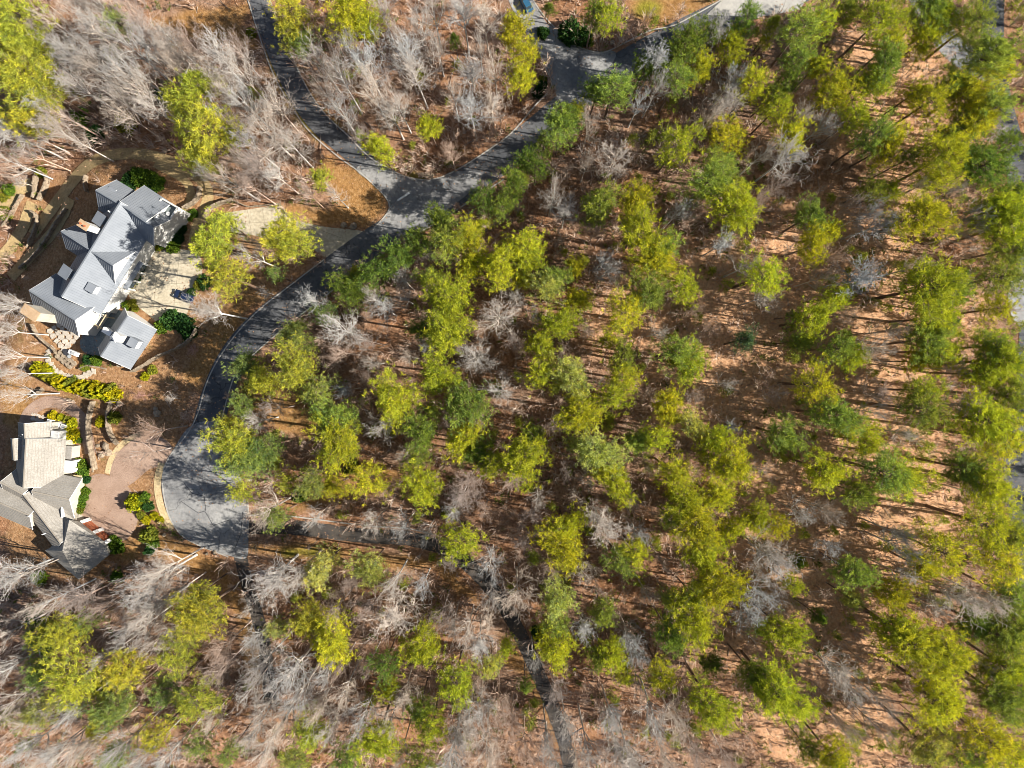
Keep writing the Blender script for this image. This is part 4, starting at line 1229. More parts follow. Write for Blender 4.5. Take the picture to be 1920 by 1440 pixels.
# ------------------------------------------------------------------ trees: where they stand (crown centre in photo px, crown radius px, tone)
PINE_LIST = """
25,22,42,y 25,66,34,y 63,88,28,y 40,145,46,y 82,165,30,y 56,222,32,y 10,212,22,g 5,100,26,y
368,158,30,y 335,190,27,y 388,236,46,y 348,238,24,y 375,288,30,y 428,252,22,y 222,46,26,p
402,450,38,y 428,525,38,y 530,440,36,y 562,478,32,y 512,520,18,g 418,418,22,y
550,20,34,y 545,62,28,y 566,78,20,g 655,18,40,y 690,44,26,y 806,236,20,y 713,280,24,y 668,256,12,g 602,333,17,y 852,70,15,d
838,455,36,g 876,452,32,y 780,450,28,d 905,420,12,y 940,388,26,d 660,528,20,d
965,55,26,y 980,98,29,y 978,145,24,y 1140,36,28,y 1112,40,24,d 1030,16,14,d
1157,160,35,g 1080,195,14,y 1052,240,30,g 1020,272,20,d 1008,312,22,d 984,332,12,g
1285,84,34,d 1372,80,24,y 1400,36,28,d 1436,74,14,y 1270,148,32,g 1312,124,26,y 1415,160,32,y
1273,270,38,y 1366,254,33,y 1127,380,32,g 1194,380,31,y 1200,435,38,y 1240,468,30,g 1330,342,40,g 1378,386,40,y 1350,308,28,g 985,465,35,y
1452,44,18,g 1508,52,38,g 1540,40,28,y 1498,110,28,g 1534,122,20,y 1478,150,25,d 1570,165,33,y 1602,222,28,y 1590,18,22,g 1650,36,36,y 1672,80,28,y 1658,122,32,g 1640,152,26,y
1745,24,28,g 1772,30,26,y 1738,68,24,y 1830,40,32,g 1862,100,34,g 1876,122,24,y 1460,200,28,y 1450,174,22,g 1482,246,28,y
1720,172,22,y 1746,190,30,y 1820,165,30,y 1790,150,25,g 1860,200,34,g 1832,228,32,y 1790,242,25,g 1640,256,33,g 1668,268,28,y
1702,298,22,g 1770,300,38,y 1752,338,22,y 1812,300,20,y 1850,310,34,d 1890,274,25,d 1642,350,24,g 1666,354,18,y
1730,404,38,y 1522,408,26,g 1552,430,22,y 1524,456,26,y 1870,390,34,y 1892,424,34,y 1906,368,26,g 1902,462,30,g
460,690,26,g 490,712,24,y 430,798,20,y 440,832,36,y 462,862,34,g 455,920,24,y
543,625,20,g 555,648,30,g 552,690,36,y 485,716,20,y 596,738,32,g 632,828,42,y 620,780,34,g 740,742,40,y
500,840,30,d 482,856,32,d 508,868,14,y 540,902,22,y 582,906,24,g 626,914,20,y 690,900,33,y 787,910,34,y 782,862,24,g
802,520,22,g 836,556,38,y 838,622,40,y 790,614,20,d 822,700,34,y 875,758,38,g 870,822,31,y 805,770,18,g 790,812,32,d
900,850,28,d 926,872,29,y 884,496,26,y 938,494,33,y 668,515,14,y
980,524,18,y 986,490,25,y 1022,540,30,p 1045,522,24,g 1080,500,18,y 1048,605,30,y 1086,560,22,y 1215,545,35,g 1278,535,32,y 1172,582,36,y 1225,490,34,y
1434,516,38,y 1140,635,22,y 1172,670,31,g 1270,664,36,g 1292,676,32,y 1402,640,26,b 1015,650,25,y 1015,702,30,y 1070,706,34,p
1166,708,31,y 1150,746,32,y 1090,776,36,y 1254,764,28,y 1292,792,28,p 1000,820,22,g 980,862,40,y 1116,846,38,p 1194,830,24,g
1230,824,27,y 1336,825,26,y 1366,868,40,y 1155,906,32,y 1262,880,34,y 1280,938,38,y 1342,930,28,y
1570,553,27,y 1526,600,30,y 1494,590,15,d 1500,640,22,g 1576,650,31,g 1596,666,24,y 1530,722,36,y 1570,780,36,g 1592,800,26,y 1475,815,33,g 1550,880,34,y
1626,830,28,y 1660,884,44,g 1696,896,34,y 1610,925,26,g 1745,540,46,y 1790,546,30,g 1752,592,30,y 1786,604,20,b 1740,640,30,g 1762,656,28,y 1720,676,20,y
1886,518,34,g 1870,580,26,y 1866,650,30,g 1882,682,36,y 1840,700,28,y 1736,734,30,y 1726,765,38,g 1890,740,30,g 1850,790,40,y 1882,822,36,y 1812,880,30,g 1852,910,34,y
112,1190,32,y 80,1192,24,d 160,1166,22,g 76,1260,25,g 140,1275,42,y 68,1340,28,p 5,1350,14,y 235,1256,32,y 370,1115,22,y 385,1160,40,y 330,1225,35,y 310,1300,30,g 370,1310,40,y
290,1382,28,y 210,1325,32,g 180,1366,18,y 215,1420,24,g 375,1396,22,g 430,1410,22,g 40,1404,16,g
518,970,22,g 600,1068,28,p 692,1068,28,p 578,1160,31,y 622,1196,38,y 520,1180,22,p 720,1245,28,d 786,1210,35,y 728,1296,18,y 855,1282,36,y 786,1330,22,g 808,1366,32,y
705,1386,32,y 650,1424,30,g 580,1372,30,y 920,1250,18,p 950,1212,15,y 860,1020,38,y 780,974,12,g 790,1430,28,g 552,1424,25,g
1060,990,30,y 1055,1030,38,y 1160,1050,30,g 1190,1036,28,y 1262,974,22,g 1230,1010,11,y 1305,985,38,y 1326,1042,35,y 1346,1104,42,y 1298,1120,25,g 1376,990,22,y 1420,970,24,y
1046,1120,30,p 1040,1166,28,g 1040,1212,32,y 1132,1145,24,g 1258,1126,20,p 1258,1190,28,d 1300,1165,40,y 1335,1246,20,d 1120,1230,22,g 1150,1226,25,y 1172,1266,22,y 1242,1268,28,y 1335,1326,40,y
985,1290,17,g 1002,1322,12,g 1432,1180,18,g 1412,1268,28,g 1456,1302,42,y 1500,1320,34,y 1458,985,24,y 1495,1056,18,d 1485,1096,20,y
1770,1036,40,y 1736,1066,22,y 1606,1076,30,g 1676,1112,30,y 1600,1126,18,p 1474,1190,34,y 1536,1160,18,d 1680,1180,34,y 1720,1210,45,y 1772,1232,38,y 1830,1166,28,g
1760,1310,42,y 1850,985,40,y 1900,1000,30,g 1886,1060,36,y 1894,1115,28,g 1902,1168,30,g 1888,1200,32,g 1896,1252,34,y 1880,1302,34,g 1902,1334,30,g 1852,1390,42,y 1900,1412,34,y 1820,1420,30,g
655,545,28,d 608,588,22,d 702,512,30,d 745,478,28,d 905,372,26,d 962,350,26,d 826,418,26,d 985,300,20,d 1060,215,22,d 1120,170,22,d 1210,128,26,d 1245,112,24,d 1330,60,22,d 560,612,18,g 452,760,20,g 1740,1400,32,p 1510,1400,28,g 1560,1416,32,y 1000,1050,16,g
"""
BARE_LIST = """
180,60,46,w 110,48,40,w 240,85,46,w 170,110,46,w 230,135,46,w 150,162,40,w 215,182,46,w 268,60,36,p 300,120,36,w 130,100,40,w 262,172,40,w 115,215,30,p
250,22,36,p 190,16,36,w 330,100,36,w 362,92,36,p 412,112,46,w 450,140,40,w 420,165,40,w 458,192,40,w 20,250,36,w 8,298,30,w 60,288,24,p 290,200,36,w 340,130,34,w 100,255,30,w
430,338,44,w 500,248,46,w 545,272,40,w 520,202,40,w 480,320,36,p 470,270,40,w 392,330,22,w 575,362,22,p 625,362,20,w
600,112,40,w 642,150,42,w 690,130,46,w 702,182,46,w 640,212,40,w 760,110,40,w 790,48,36,w 720,28,32,w 812,20,40,w 782,142,40,w 870,30,36,w 912,40,36,w 880,140,38,w 886,212,38,w 922,200,32,w 840,290,26,p 620,56,26,p 745,72,32,w 930,132,32,w 850,176,30,w 735,215,36,w
1150,298,54,w 1105,238,32,w 1038,368,40,w 1062,402,30,g 1225,114,34,w 1230,170,28,g 1200,192,26,g 1336,60,30,g 1372,150,34,g 1350,200,34,g 1330,224,30,w 1120,430,26,p 1270,402,28,g 1430,290,34,g 1420,380,30,p 1100,310,26,w
1470,298,40,g 1540,240,30,g 1502,226,28,g 1630,400,34,g 1640,424,34,g 1710,350,26,g 1786,360,22,w 1814,408,38,g 1808,436,30,w 1872,250,18,w 1462,350,30,p 1590,392,28,p
402,592,38,w 25,580,34,w 12,622,26,w 18,668,26,w 25,700,26,w 25,742,28,w 5,560,26,w 470,480,36,w 500,548,16,w 470,445,20,w
640,620,42,w 592,562,30,w 640,662,36,p 702,560,36,g 722,582,30,w 700,680,24,w 770,670,24,w 718,802,38,w 936,592,46,w 890,672,38,w 940,732,40,w 870,925,36,p 500,958,46,w 590,968,24,w 700,980,32,w 760,985,28,w 682,750,20,p 880,900,40,p 512,768,28,p 482,790,26,w 760,530,26,g 690,640,26,p
1140,505,32,w 1236,625,28,w 1215,740,24,p 1130,488,26,g 968,560,28,w 1400,500,36,g 1210,870,22,p 1370,800,18,g 1110,960,36,w 1300,740,22,p 1430,560,26,g
1612,520,42,g 1540,522,28,w 1582,590,30,p 1640,650,46,w 1640,740,32,p 1630,772,34,g 1800,756,38,w 1540,952,20,w 1680,620,26,p 1850,930,28,w 1720,500,30,w 1690,812,28,g 1780,690,24,g
20,1080,40,w 52,1072,34,w 20,1250,40,w 10,1190,30,w 30,1310,42,w 90,1330,26,w 300,1080,46,w 320,1060,40,w 270,1112,46,w 310,1190,40,w 270,1170,40,w 160,1122,36,p 200,1132,30,p 150,1320,34,w 230,1400,42,w 180,1392,40,w 120,1400,40,w 420,1252,34,p 430,1220,30,p 462,1370,30,w 310,1420,40,w 90,1422,34,w 90,1130,34,g
510,1082,52,w 560,1072,36,w 500,1240,46,w 550,1262,50,w 562,1302,50,w 530,1350,36,w 640,1302,36,w 682,1340,40,w 740,1150,50,w 700,1140,40,p 740,1092,40,g 792,1100,26,g 850,1172,30,w 880,1182,30,w 896,1202,30,w 920,1060,42,w 970,1112,46,w 900,1330,42,w 880,1352,40,w 912,1392,50,w 850,1420,40,w 730,1360,34,w 602,1320,30,w 756,1300,30,w 920,1112,28,w 640,1250,26,p 660,1082,26,p 632,1142,30,p 932,1322,40,p 750,1420,30,g 985,1402,34,p 610,1260,30,g 980,1010,30,p
1090,1172,28,w 1130,980,42,w 1092,1070,36,w 1212,1110,22,w 1180,1192,28,w 1192,1222,24,g 1430,1030,46,w 1420,1112,40,w 1400,1150,34,g 1230,1342,42,w 1262,1352,40,w 1100,1402,46,w 1145,1342,30,w 1152,1392,50,w 1182,1422,46,w 1030,1062,24,p 1200,1282,20,g 1300,1402,34,p 1030,1422,34,w
1452,1052,40,w 1550,1022,22,w 1560,966,28,w 1700,1032,34,g 1682,1000,30,w 1780,1112,42,w 1812,1122,40,w 1850,1122,30,g 1752,1142,30,w 1562,1252,38,w 1600,1292,40,w 1650,1312,26,w 1582,1362,32,w 1832,1242,22,w 1640,1362,28,p 1690,1080,28,w
260,884,30,p 292,808,30,p 262,742,20,r 362,656,16,r 322,748,12,w 112,440,9,w 1010,990,28,p 1000,960,24,p
"""
BARE_LIST += """
800,480,20,p 760,560,22,g 860,650,20,p 800,650,20,g 690,710,20,p 650,730,20,g 840,790,22,p 900,790,22,p 760,850,20,g 960,640,22,p 1000,590,20,g 1060,660,20,p 1100,620,22,p 1130,720,20,g 1040,800,22,p 1060,880,26,p 1100,900,24,w 1180,940,24,p 1200,1000,24,g 960,900,26,p 1010,930,24,w 910,960,26,p 850,960,22,g 1240,1050,22,p 1120,1100,22,p 1330,620,26,p 1360,720,24,g 1450,740,24,p 1420,880,26,p 1500,960,26,w 1560,480,24,p 1350,460,26,g 1300,580,20,p
800,1000,24,w 845,1050,22,p 930,1150,24,w 1000,1235,24,w 1040,1290,24,p 1030,1380,28,w 1078,1440,26,w 470,1140,22,w
60,130,30,w 90,200,34,w 200,20,36,w 150,10,34,w 75,60,32,w 250,130,36,w 280,90,34,w 190,140,34,w 235,215,30,w 320,75,30,w 395,140,34,w 440,90,30,p 370,120,30,w 410,210,34,w 440,240,34,p 470,350,30,p 520,330,28,w 455,300,32,w 40,340,18,w
140,250,30,w 55,250,26,w 660,90,34,w 730,170,34,p 610,170,32,w 820,90,30,w 680,260,26,p 900,90,26,w 750,200,30,w
60,1340,34,w 160,1400,34,w 250,1170,34,w 290,1140,36,w 330,1110,30,w 200,1230,28,g 60,1400,36,w 270,1420,32,w 400,1340,26,w 470,1290,30,w 500,1320,36,w 500,1400,36,w 620,1360,30,w 860,1370,34,w 960,1360,36,p 1060,1350,26,w 1240,1410,34,w 1360,1420,30,p 480,1200,28,w 690,1250,28,p 830,1150,30,p 900,1270,24,p
"""
def parse(s):
    out = []
    for w in s.split():
        a = w.split(','); out.append((float(a[0]), float(a[1]), float(a[2]), a[3]))
    return out
PT, BT = parse(PINE_LIST), parse(BARE_LIST)
# places named for the labels: (phrase, px, py)
ANCH = [("in the top left corner", 30, 110), ("west of the side road, top", 330, 110), ("north of the metal roofed house", 380, 240), ("in the pale thicket upper left", 180, 130),
 ("along the west bank of the side road", 500, 240), ("at the far left above the tan paths", 30, 270), ("by the tan lawn west of the junction", 590, 350), ("between drive and main road", 480, 480),
 ("right of the side road near the top edge", 590, 60), ("in the bare wood between the top roads", 720, 150), ("beside the left kerb of the entrance road", 890, 110), ("just above the junction", 740, 285),
 ("on the verge beside the entrance road", 975, 100), ("by the brown planting point at the entrance", 1120, 40), ("lining the road opposite the junction", 860, 450), ("lining the road below the entrance", 1080, 220),
 ("below the pale road at the top", 1300, 100), ("around the big radial bare tree", 1140, 320), ("in the wood right of the radial tree", 1290, 300), ("under the top edge right of centre", 1480, 60),
 ("left of the east road near the top", 1650, 90), ("beside the east driveway", 1790, 70), ("left of the east road upper bend", 1810, 220), ("in the upper right clearing", 1660, 300),
 ("in the wood right of top centre", 1470, 230), ("on the peach slope upper right", 1540, 420), ("at the right edge upper middle", 1870, 400), ("near the big maple-like grey crown upper right", 1760, 400),
 ("near the left picture edge by the terrace", 20, 650), ("by the drive and parked car", 400, 590), ("on the inner side of the cul-de-sac bend", 450, 830), ("along the road in the curve", 490, 700),
 ("inside the road curve, upper part", 620, 590), ("inside the road curve, middle", 600, 720), ("inside the road curve, lower part", 560, 870), ("in the centre left of the wood", 730, 700),
 ("left of the picture centre, upper", 830, 560), ("left of the picture centre", 860, 700), ("below left of the picture centre", 830, 830), ("right above the wood lane", 720, 960),
 ("above the picture centre", 960, 520), ("right at the picture centre", 980, 690), ("right of centre, upper", 1200, 520), ("right of the picture centre", 1150, 680),
 ("below right of the picture centre", 1090, 830), ("on the slope right of centre", 1270, 720), ("lower slope right of centre", 1290, 890), ("on the peach slope, middle", 1420, 560),
 ("middle of the right half", 1560, 620), ("on the striped-shadow slope", 1540, 760), ("lower part of the right half", 1620, 880), ("right side above middle", 1750, 560),
 ("right side at mid height", 1720, 720), ("at the right edge, middle", 1880, 640), ("at the right edge below middle", 1850, 850), ("south of the tan roofed house", 110, 1150),
 ("at the left edge, lower", 20, 1260), ("below the cul-de-sac", 330, 1120), ("in the lower left pine stand", 330, 1270), ("in the bottom left corner", 100, 1390),
 ("at the bottom edge left", 300, 1410), ("beside the south lane", 510, 1110), ("below the wood lane, left", 640, 1110), ("by the lime pine pair below the lane", 620, 1220),
 ("in the wood at lower centre left", 760, 1200), ("at the bottom edge centre left", 640, 1370), ("inside the bend of the wood lane", 870, 1180), ("just above the wood lane bend", 900, 1040),
 ("left of the lane near the bottom", 900, 1340), ("right of the wood lane", 1060, 1150), ("below centre right", 1120, 1010), ("in the lower centre wood", 1180, 1210),
 ("at the bottom edge centre", 1130, 1390), ("in the dense lime row lower right", 1320, 1050), ("at the bottom edge right of centre", 1280, 1340), ("left of the lower right clearing", 1430, 1110),
 ("in the lower right clearing", 1500, 1300), ("in the lower right wood", 1620, 1080), ("lower right, big lime group", 1720, 1190), ("by the bottom right corner", 1800, 1380),
 ("at the right edge, lower", 1890, 1180), ("right side, lower", 1800, 1040), ("in the terraced garden", 290, 790)]
TONE_P = {'y': ('lime green', (0.42, 0.43, 0.040)), 'g': ('mid green', (0.27, 0.33, 0.068)), 'd': ('dark green', (0.17, 0.235, 0.045)), 'p': ('pale olive', (0.42, 0.45, 0.13)), 'b': ('blue green', (0.09, 0.15, 0.085))}
TONE_B = {'w': ('whitish', (0.50, 0.445, 0.395)), 'p': ('pinkish brown', (0.43, 0.325, 0.265)), 'g': ('grey', (0.46, 0.43, 0.40)), 'r': ('reddish', (0.46, 0.25, 0.19))}
ORD = ['leftmost', 'second from left', 'third from left', 'fourth from left', 'fifth from left', 'sixth from left', 'seventh from left', 'eighth from left', 'ninth from left', 'tenth from left', 'eleventh from left', 'twelfth from left']
def size_word(r, kind):
    if kind == 'pine': return 'large' if r >= 36 else ('medium' if r >= 26 else ('small' if r >= 18 else 'tiny'))
    return 'large' if r >= 42 else ('medium' if r >= 31 else ('small' if r >= 20 else 'tiny'))
def labels_for(lst, kind, tones, word):
    cells = {}
    for i, (px, py, r, t) in enumerate(lst):
        a = min(range(len(ANCH)), key=lambda k: (ANCH[k][1] - px) ** 2 + (ANCH[k][2] - py) ** 2)
        cells.setdefault(a, []).append(i)
    out = {}
    for a, ids in cells.items():
        sub = {}
        for i in ids: sub.setdefault((size_word(lst[i][2], kind), lst[i][3]), []).append(i)
        for (sz, t), js in sub.items():
            js.sort(key=lambda j: lst[j][0])
            for k, j in enumerate(js):
                base = f"{sz} {tones[t][0]} {word} {ANCH[a][0]}"
                if len(js) > 1: base += ', ' + (ORD[k] if k < len(js) - 1 or len(js) > 6 else 'rightmost')
                if len(base.split()) > 16: base = f"{sz} {tones[t][0]} {word} {ANCH[a][0]} {ORD[k].split()[0]}"
                out[j] = base
    return out
PL_, BL_ = labels_for(PT, 'pine', TONE_P, 'pine'), labels_for(BT, 'bare', TONE_B, 'leafless tree')

tree_rng = random.Random(77)
def stand_clear(x, y, px=None):
    """nudge a trunk off the paving"""
    if free(x, y): return x, y
    for d in np.arange(0.7, 9, 0.7):
        for k in range(16):
            a = k * math.pi / 8 + d
            q = (x + math.cos(a) * d, y + math.sin(a) * d)
            if free(*q): return q
    return x, y
def gz(x, y):
    i = int(round((x + 160) / GS)); j = int(round((y + 125) / GS))
    if 0 <= i < nx and 0 <= j < ny: return float(ZZ[j, i])
    return -0.5
def jit(c, k, r):
    f = 1 + r.uniform(-k, k) * 1.3
    w = r.uniform(-0.10, 0.09)
    return (c[0] * f * (1 + w), c[1] * f, c[2] * f * (1 - w), 1.0)
def add_tree(i, px, py, rpx, tone, kind):
    r = tree_rng
    if kind == 'pine':
        H = 8.0 + rpx * 0.40 if rpx > 14 else 3.5 + rpx * 0.35
        H = min(H, 25) * r.uniform(0.94, 1.06)
        hc = H * 0.84
        R = rpx * 1.07 * (CAM_H - hc) / 1280.0
        if px > 1690: R *= 1.14
        base_c = TONE_P[tone][1]
        if tone in 'dg' and rpx < 19 or tone == 'b': tm, cm = CONES[r.randrange(2)]
        else: tm, cm = PINES[r.randrange(len(PINES))]
        sx = R / (PINE_R * 0.97); sz = H / PINE_H
        nm, lab, cat, grp = 'pine_tree', PL_[i], 'pine tree', 'pines in the woods and gardens'
        tcol = jit((0.17, 0.115, 0.085), 0.2, r); ccol = jit(base_c, 0.12, r)
        if px < 620: ccol = (ccol[0], ccol[1], ccol[2] + 0.025, 1)
    else:
        H = (12.0 + rpx * 0.27) if rpx > 18 else 2.5 + rpx * 0.25
        if tone == 'r': H = 3.2
        H = min(H, 24) * r.uniform(0.92, 1.08)
        hc = H * 0.72
        R = rpx * 1.05 * (CAM_H - hc) / 1280.0
        if py < 345 and 1120 < px < 1180 and rpx > 50: tm, cm = BARES[5]
        else: tm, cm = BARES[r.randrange(len(BARES))]
        sx = R / BARE_R; sz = H / BARE_H
        nm, lab, cat, grp = 'bare_tree', BL_[i], 'bare tree', 'leafless hardwood trees'
        bc = TONE_B[tone][1]; ccol = jit(bc, 0.12, r); tcol = jit((bc[0] * 1.12, bc[1] * 1.12, bc[2] * 1.12), 0.1, r)
    x, y, _ = UG(px, py, hc)
    x, y = stand_clear(x, y)
    root = empty(nm, (x, y, gz(x, y)), r.uniform(0, 6.283)); tag(root, lab, cat, grp)
    an = r.uniform(0.84, 1.16) if kind == 'pine' else r.uniform(0.92, 1.08)
    for n_, me, c in (('trunk', tm, tcol), ('crown', cm, ccol)):
        o = bpy.data.objects.new(n_, me); COL.objects.link(o); o.parent = root
        o.scale = (sx * an, sx / an, sz); o.color = c
    return x, y
BASES = []
for i, t in enumerate(PT): BASES.append(add_tree(i, *t, 'pine'))
for i, t in enumerate(BT): BASES.append(add_tree(i, *t, 'bare'))

# ------------------------------------------------------------------ shrubs
SH = []
def shrub(px, py, rpx, h, col, label, name='shrub', grp=None, conic=False, cat='shrub'):
    x, y, _ = UG(px, py, h * 0.5)
    R = rpx / 8.0
    root = empty(name, (x, y, gz(x, y)), tree_rng.uniform(0, 6)); tag(root, label, cat, grp)
    me = (CONIC if conic else SHRUBS)[tree_rng.randrange(2 if conic else 3)]
    o = link('leaves', me, root); o.scale = (R, R, h); o.color = jit(col, 0.1, tree_rng)
    o = link('stem', STEM, root); o.scale = (R, R, h); o.color = (0.2, 0.15, 0.1, 1)
YEL, GRN, DGR, OLV = (0.36, 0.34, 0.015), (0.115, 0.19, 0.025), (0.035, 0.085, 0.025), (0.21, 0.22, 0.03)
hedge = [(67,692),(76,697),(84,702),(90,709),(100,712),(108,717),(117,716),(122,723),(131,719),(136,728),(145,723),(152,731),(160,725),(165,736),(175,728),(180,738),(190,731),(196,740),(204,733),(208,740)]
for k, (a, b) in enumerate(hedge):
    n_ = ['first', 'second', 'third', 'fourth', 'fifth', 'sixth', 'seventh', 'eighth', 'ninth', 'tenth', 'eleventh', 'twelfth', 'thirteenth', 'fourteenth', 'fifteenth', 'sixteenth', 'seventeenth', 'eighteenth', 'nineteenth', 'twentieth'][k]
    shrub(a, b, 9.5 + (k % 3) * 1.5 + (3 if k in (0, 1, 18, 19) else 0), 2.6 + 0.4 * (k % 2), YEL if k % 5 != 3 else OLV, f'{n_} golden shrub from the left in the clipped hedge row', 'hedge_shrub', 'golden hedge above the tan house', True)
for a in [(97,779,8,1.3,YEL,'round yellow shrub at the left of the curved bed'),(113,783,6,1.1,YEL,'second small yellow shrub in the curved bed'),(124,787,6,1.1,OLV,'third small olive shrub in the curved bed'),(134,793,8,1.4,YEL,'rightmost yellow shrub of the curved bed'),
          (131,816,14,1.9,YEL,'big oval lime shrub beside the white bay'),(147,826,5,0.9,GRN,'tiny green shrub right of the oval lime one'),
          (148,872,11,2.0,GRN,'dark green clipped shrub against the white bay'),(154,884,9,1.8,GRN,'green shrub just below the dark clipped one'),(160,899,7,1.4,DGR,'small dark shrub at the white steps'),
          (158,922,8,1.3,GRN,'upper hedge block by the curved front gable'),(154,934,8,1.4,GRN,'middle hedge block by the curved front gable'),(150,946,8,1.4,GRN,'lower hedge block by the curved front gable'),(146,956,8,1.3,OLV,'olive hedge block near the garage corner'),(134,966,8,1.2,YEL,'yellow shrub tucked into the garage corner'),(143,962,6,1.0,YEL,'second yellow shrub beside the garage corner'),
          (209,1013,8,2.0,GRN,'small round green shrub at the garage east corner'),(214,1026,13,2.3,GRN,'large round green shrub below the garage east corner'),
          (250,943,14,2.8,YEL,'bright yellow bush on the edge of the paver court'),(268,934,9,1.8,GRN,'green bush right of the bright yellow bush'),(276,950,9,1.6,DGR,'dark green bush below the bright yellow bush'),(262,948,8,1.5,GRN,'small green bush between yellow and dark bushes'),
          (272,976,8,1.0,YEL,'low yellow ground shrub by the cream sidewalk'),(288,968,7,1.0,YEL,'upper low yellow shrub by the cream sidewalk'),(262,966,7,1.1,OLV,'olive low shrub left of the yellow ones'),(300,975,6,0.9,YEL,'tiny yellow shrub touching the cream sidewalk'),
          (277,1005,15,2.4,OLV,'wide olive bush at the bottom of the sidewalk bed'),(284,1018,10,2.0,GRN,'green bush under the wide olive bush'),(277,1034,8,2.0,DGR,'dark slim bush below the olive bush'),
          (187,792,9,1.6,YEL,'yellow green spiky plant between the retaining walls'),(212,783,10,2.2,OLV,'greyish bush touching the right retaining wall'),
          (244,334,13,2.6,DGR,'leftmost dark bush behind the north wing'),(258,331,15,2.8,GRN,'second dark bush behind the north wing'),(274,333,14,2.6,GRN,'third bush behind the north wing'),(289,341,13,2.4,GRN,'fourth bush behind the north wing'),(285,353,8,1.6,DGR,'low bush at the corner behind the north wing'),(235,350,12,2.4,DGR,'shaded bush beside the north west gable'),
          (326,432,12,2.2,DGR,'dark bush at the foot of the north front gable'),(338,428,9,1.6,DGR,'dark bush right of the north gable foot'),(318,446,11,2.0,DGR,'dark bush below the north gable foot'),(305,456,10,1.8,GRN,'green bush at the lower gable foot'),(322,462,11,1.8,GRN,'green bush by the top of the drive'),(333,447,9,1.5,DGR,'small dark bush above the drive'),(295,462,8,1.3,OLV,'olive bush at the porch end'),
          (340,410,9,1.3,OLV,'olive bush beside the terrace wall'),(352,405,8,1.2,GRN,'green bush at the terrace wall corner'),(362,400,7,1.1,GRN,'green bush near the curved path'),
          (263,485,9,1.6,GRN,'green bush left of the drive top corner'),(258,500,10,1.8,DGR,'dark bush beside the porch windows'),(250,518,11,2.0,DGR,'dark bush under the porch corner'),(240,530,10,1.8,OLV,'olive brown bush below the porch'),(216,562,8,1.4,GRN,'green bush left of the garage tip'),(207,575,7,1.3,YEL,'lime bush beside the pergola'),(236,572,8,1.3,GRN,'green bush above the garage tip'),(246,570,8,1.1,OLV,'brownish bush at the bottom of the drive'),(252,578,6,1.1,OLV,'small olive bush by the garage gable'),
          (318,600,16,2.4,DGR,'dark evergreen mass right of the garage'),(340,604,15,2.4,DGR,'dark evergreen right of the mass by the garage'),(352,622,14,2.2,DGR,'lower dark evergreen by the curved wall'),(300,612,11,1.8,GRN,'green evergreen touching the garage roof corner'),
          (178,676,9,1.6,GRN,'green bush below the courtyard wall'),(163,675,9,1.5,DGR,'dark bush left below the courtyard wall'),(157,687,8,1.0,OLV,'olive bush in the rocky bed'),
          (283,694,8,1.3,OLV,'lime green small bush in the brown slope'),(270,706,7,1.2,YEL,'second lime small bush in the brown slope'),
          (370,534,8,1.3,OLV,'yellow shrub at the drive edge by the parked car'),(358,548,7,1.2,DGR,'dark small bush by the parked car'),(382,528,12,2.0,DGR,'dark evergreen beneath the lime pine by the drive'),
          (8,400,12,1.6,OLV,'lime undergrowth bush at the left picture edge'),(74,322,9,1.6,OLV,'lime bush over the hooked stone wall'),(4,364,12,1.4,OLV,'olive bush above the upper tan path'),
          (1018,60,10,1.8,DGR,'dark bush in the shade by the entrance road'),(1070,58,20,3.2,DGR,'wide black green bush by the planting point'),(1092,66,16,2.6,DGR,'dark bush right of the wide black green one'),(1080,72,8,1.4,GRN,'green bush in front of the black green ones'),
          (1106,78,7,1.0,OLV,'low shrub on the planting point'),(1016,158,9,1.5,DGR,'dark bush on the verge near the road corner'),(1008,172,9,1.4,DGR,'second dark bush on the verge near the road corner'),(1018,146,7,1.2,OLV,'brown olive bush on the same verge'),
          (145,215,15,3.0,GRN,'green holly in the pale thicket upper left'),(230,228,16,3.0,OLV,'olive holly in the pale thicket'),(176,250,14,3.0,DGR,'dark holly at the foot of the pale thicket'),(206,96,14,3.0,OLV,'pale olive evergreen high in the thicket'),(300,178,12,3.0,DGR,'dark holly left of the lime pines upper left'),(330,175,10,2.4,DGR,'second dark holly left of the lime pines'),
          (15,355,10,2.0,GRN,'green bush at the left edge by the path'),(215,1085,10,2.4,GRN,'green bush left below the garage'),(70,1085,12,2.2,GRN,'green bush below the tan roofed house'),(58,1160,14,3.0,DGR,'dark holly in the lower left wood'),(190,1290,16,3.2,DGR,'dark holly between the lower left pines'),(80,1215,14,3.0,DGR,'dark holly under the lower left lime pine'),
          (470,60,8,1.5,OLV,'olive bush on the verge of the side road'),(655,875,14,2.4,OLV,'olive bush inside the road curve'),(1010,1190,12,2.4,DGR,'dark holly right of the wood lane'),(560,930,12,2.2,GRN,'green bush at the edge of the lower curve')]:
    shrub(a[0], a[1], a[2], a[3], a[4], a[5])

# ------------------------------------------------------------------ undergrowth that nobody could count
def in_masks(x, y):
    c = np.zeros(x.shape, bool)
    for p in MASKS: c |= inside(p, x, y)
    return c
def px_of(x, y):
    fw = -y * ST + CAM_H * CT
    return 960 + 1280 * x / fw, 720 - 1280 * (y * CT + CAM_H * ST) / fw
def scatter(n, seed, keep):
    r = np.random.default_rng(seed)
    x = r.uniform(-150, 150, n * 3); y = r.uniform(-115, 115, n * 3)
    px, py = px_of(x, y)
    ok = ~in_masks(x, y)
    lawn = zone(LAWN, px, py) > 0; gard = zone(GARDEN, px, py) > 0
    ok &= keep(px, py, lawn, gard, r)
    x, y = x[ok][:n], y[ok][:n]
    i = np.clip(np.round((x + 160) / GS).astype(int), 0, nx - 1); j = np.clip(np.round((y + 125) / GS).astype(int), 0, ny - 1)
    return x, y, ZZ[j, i], r
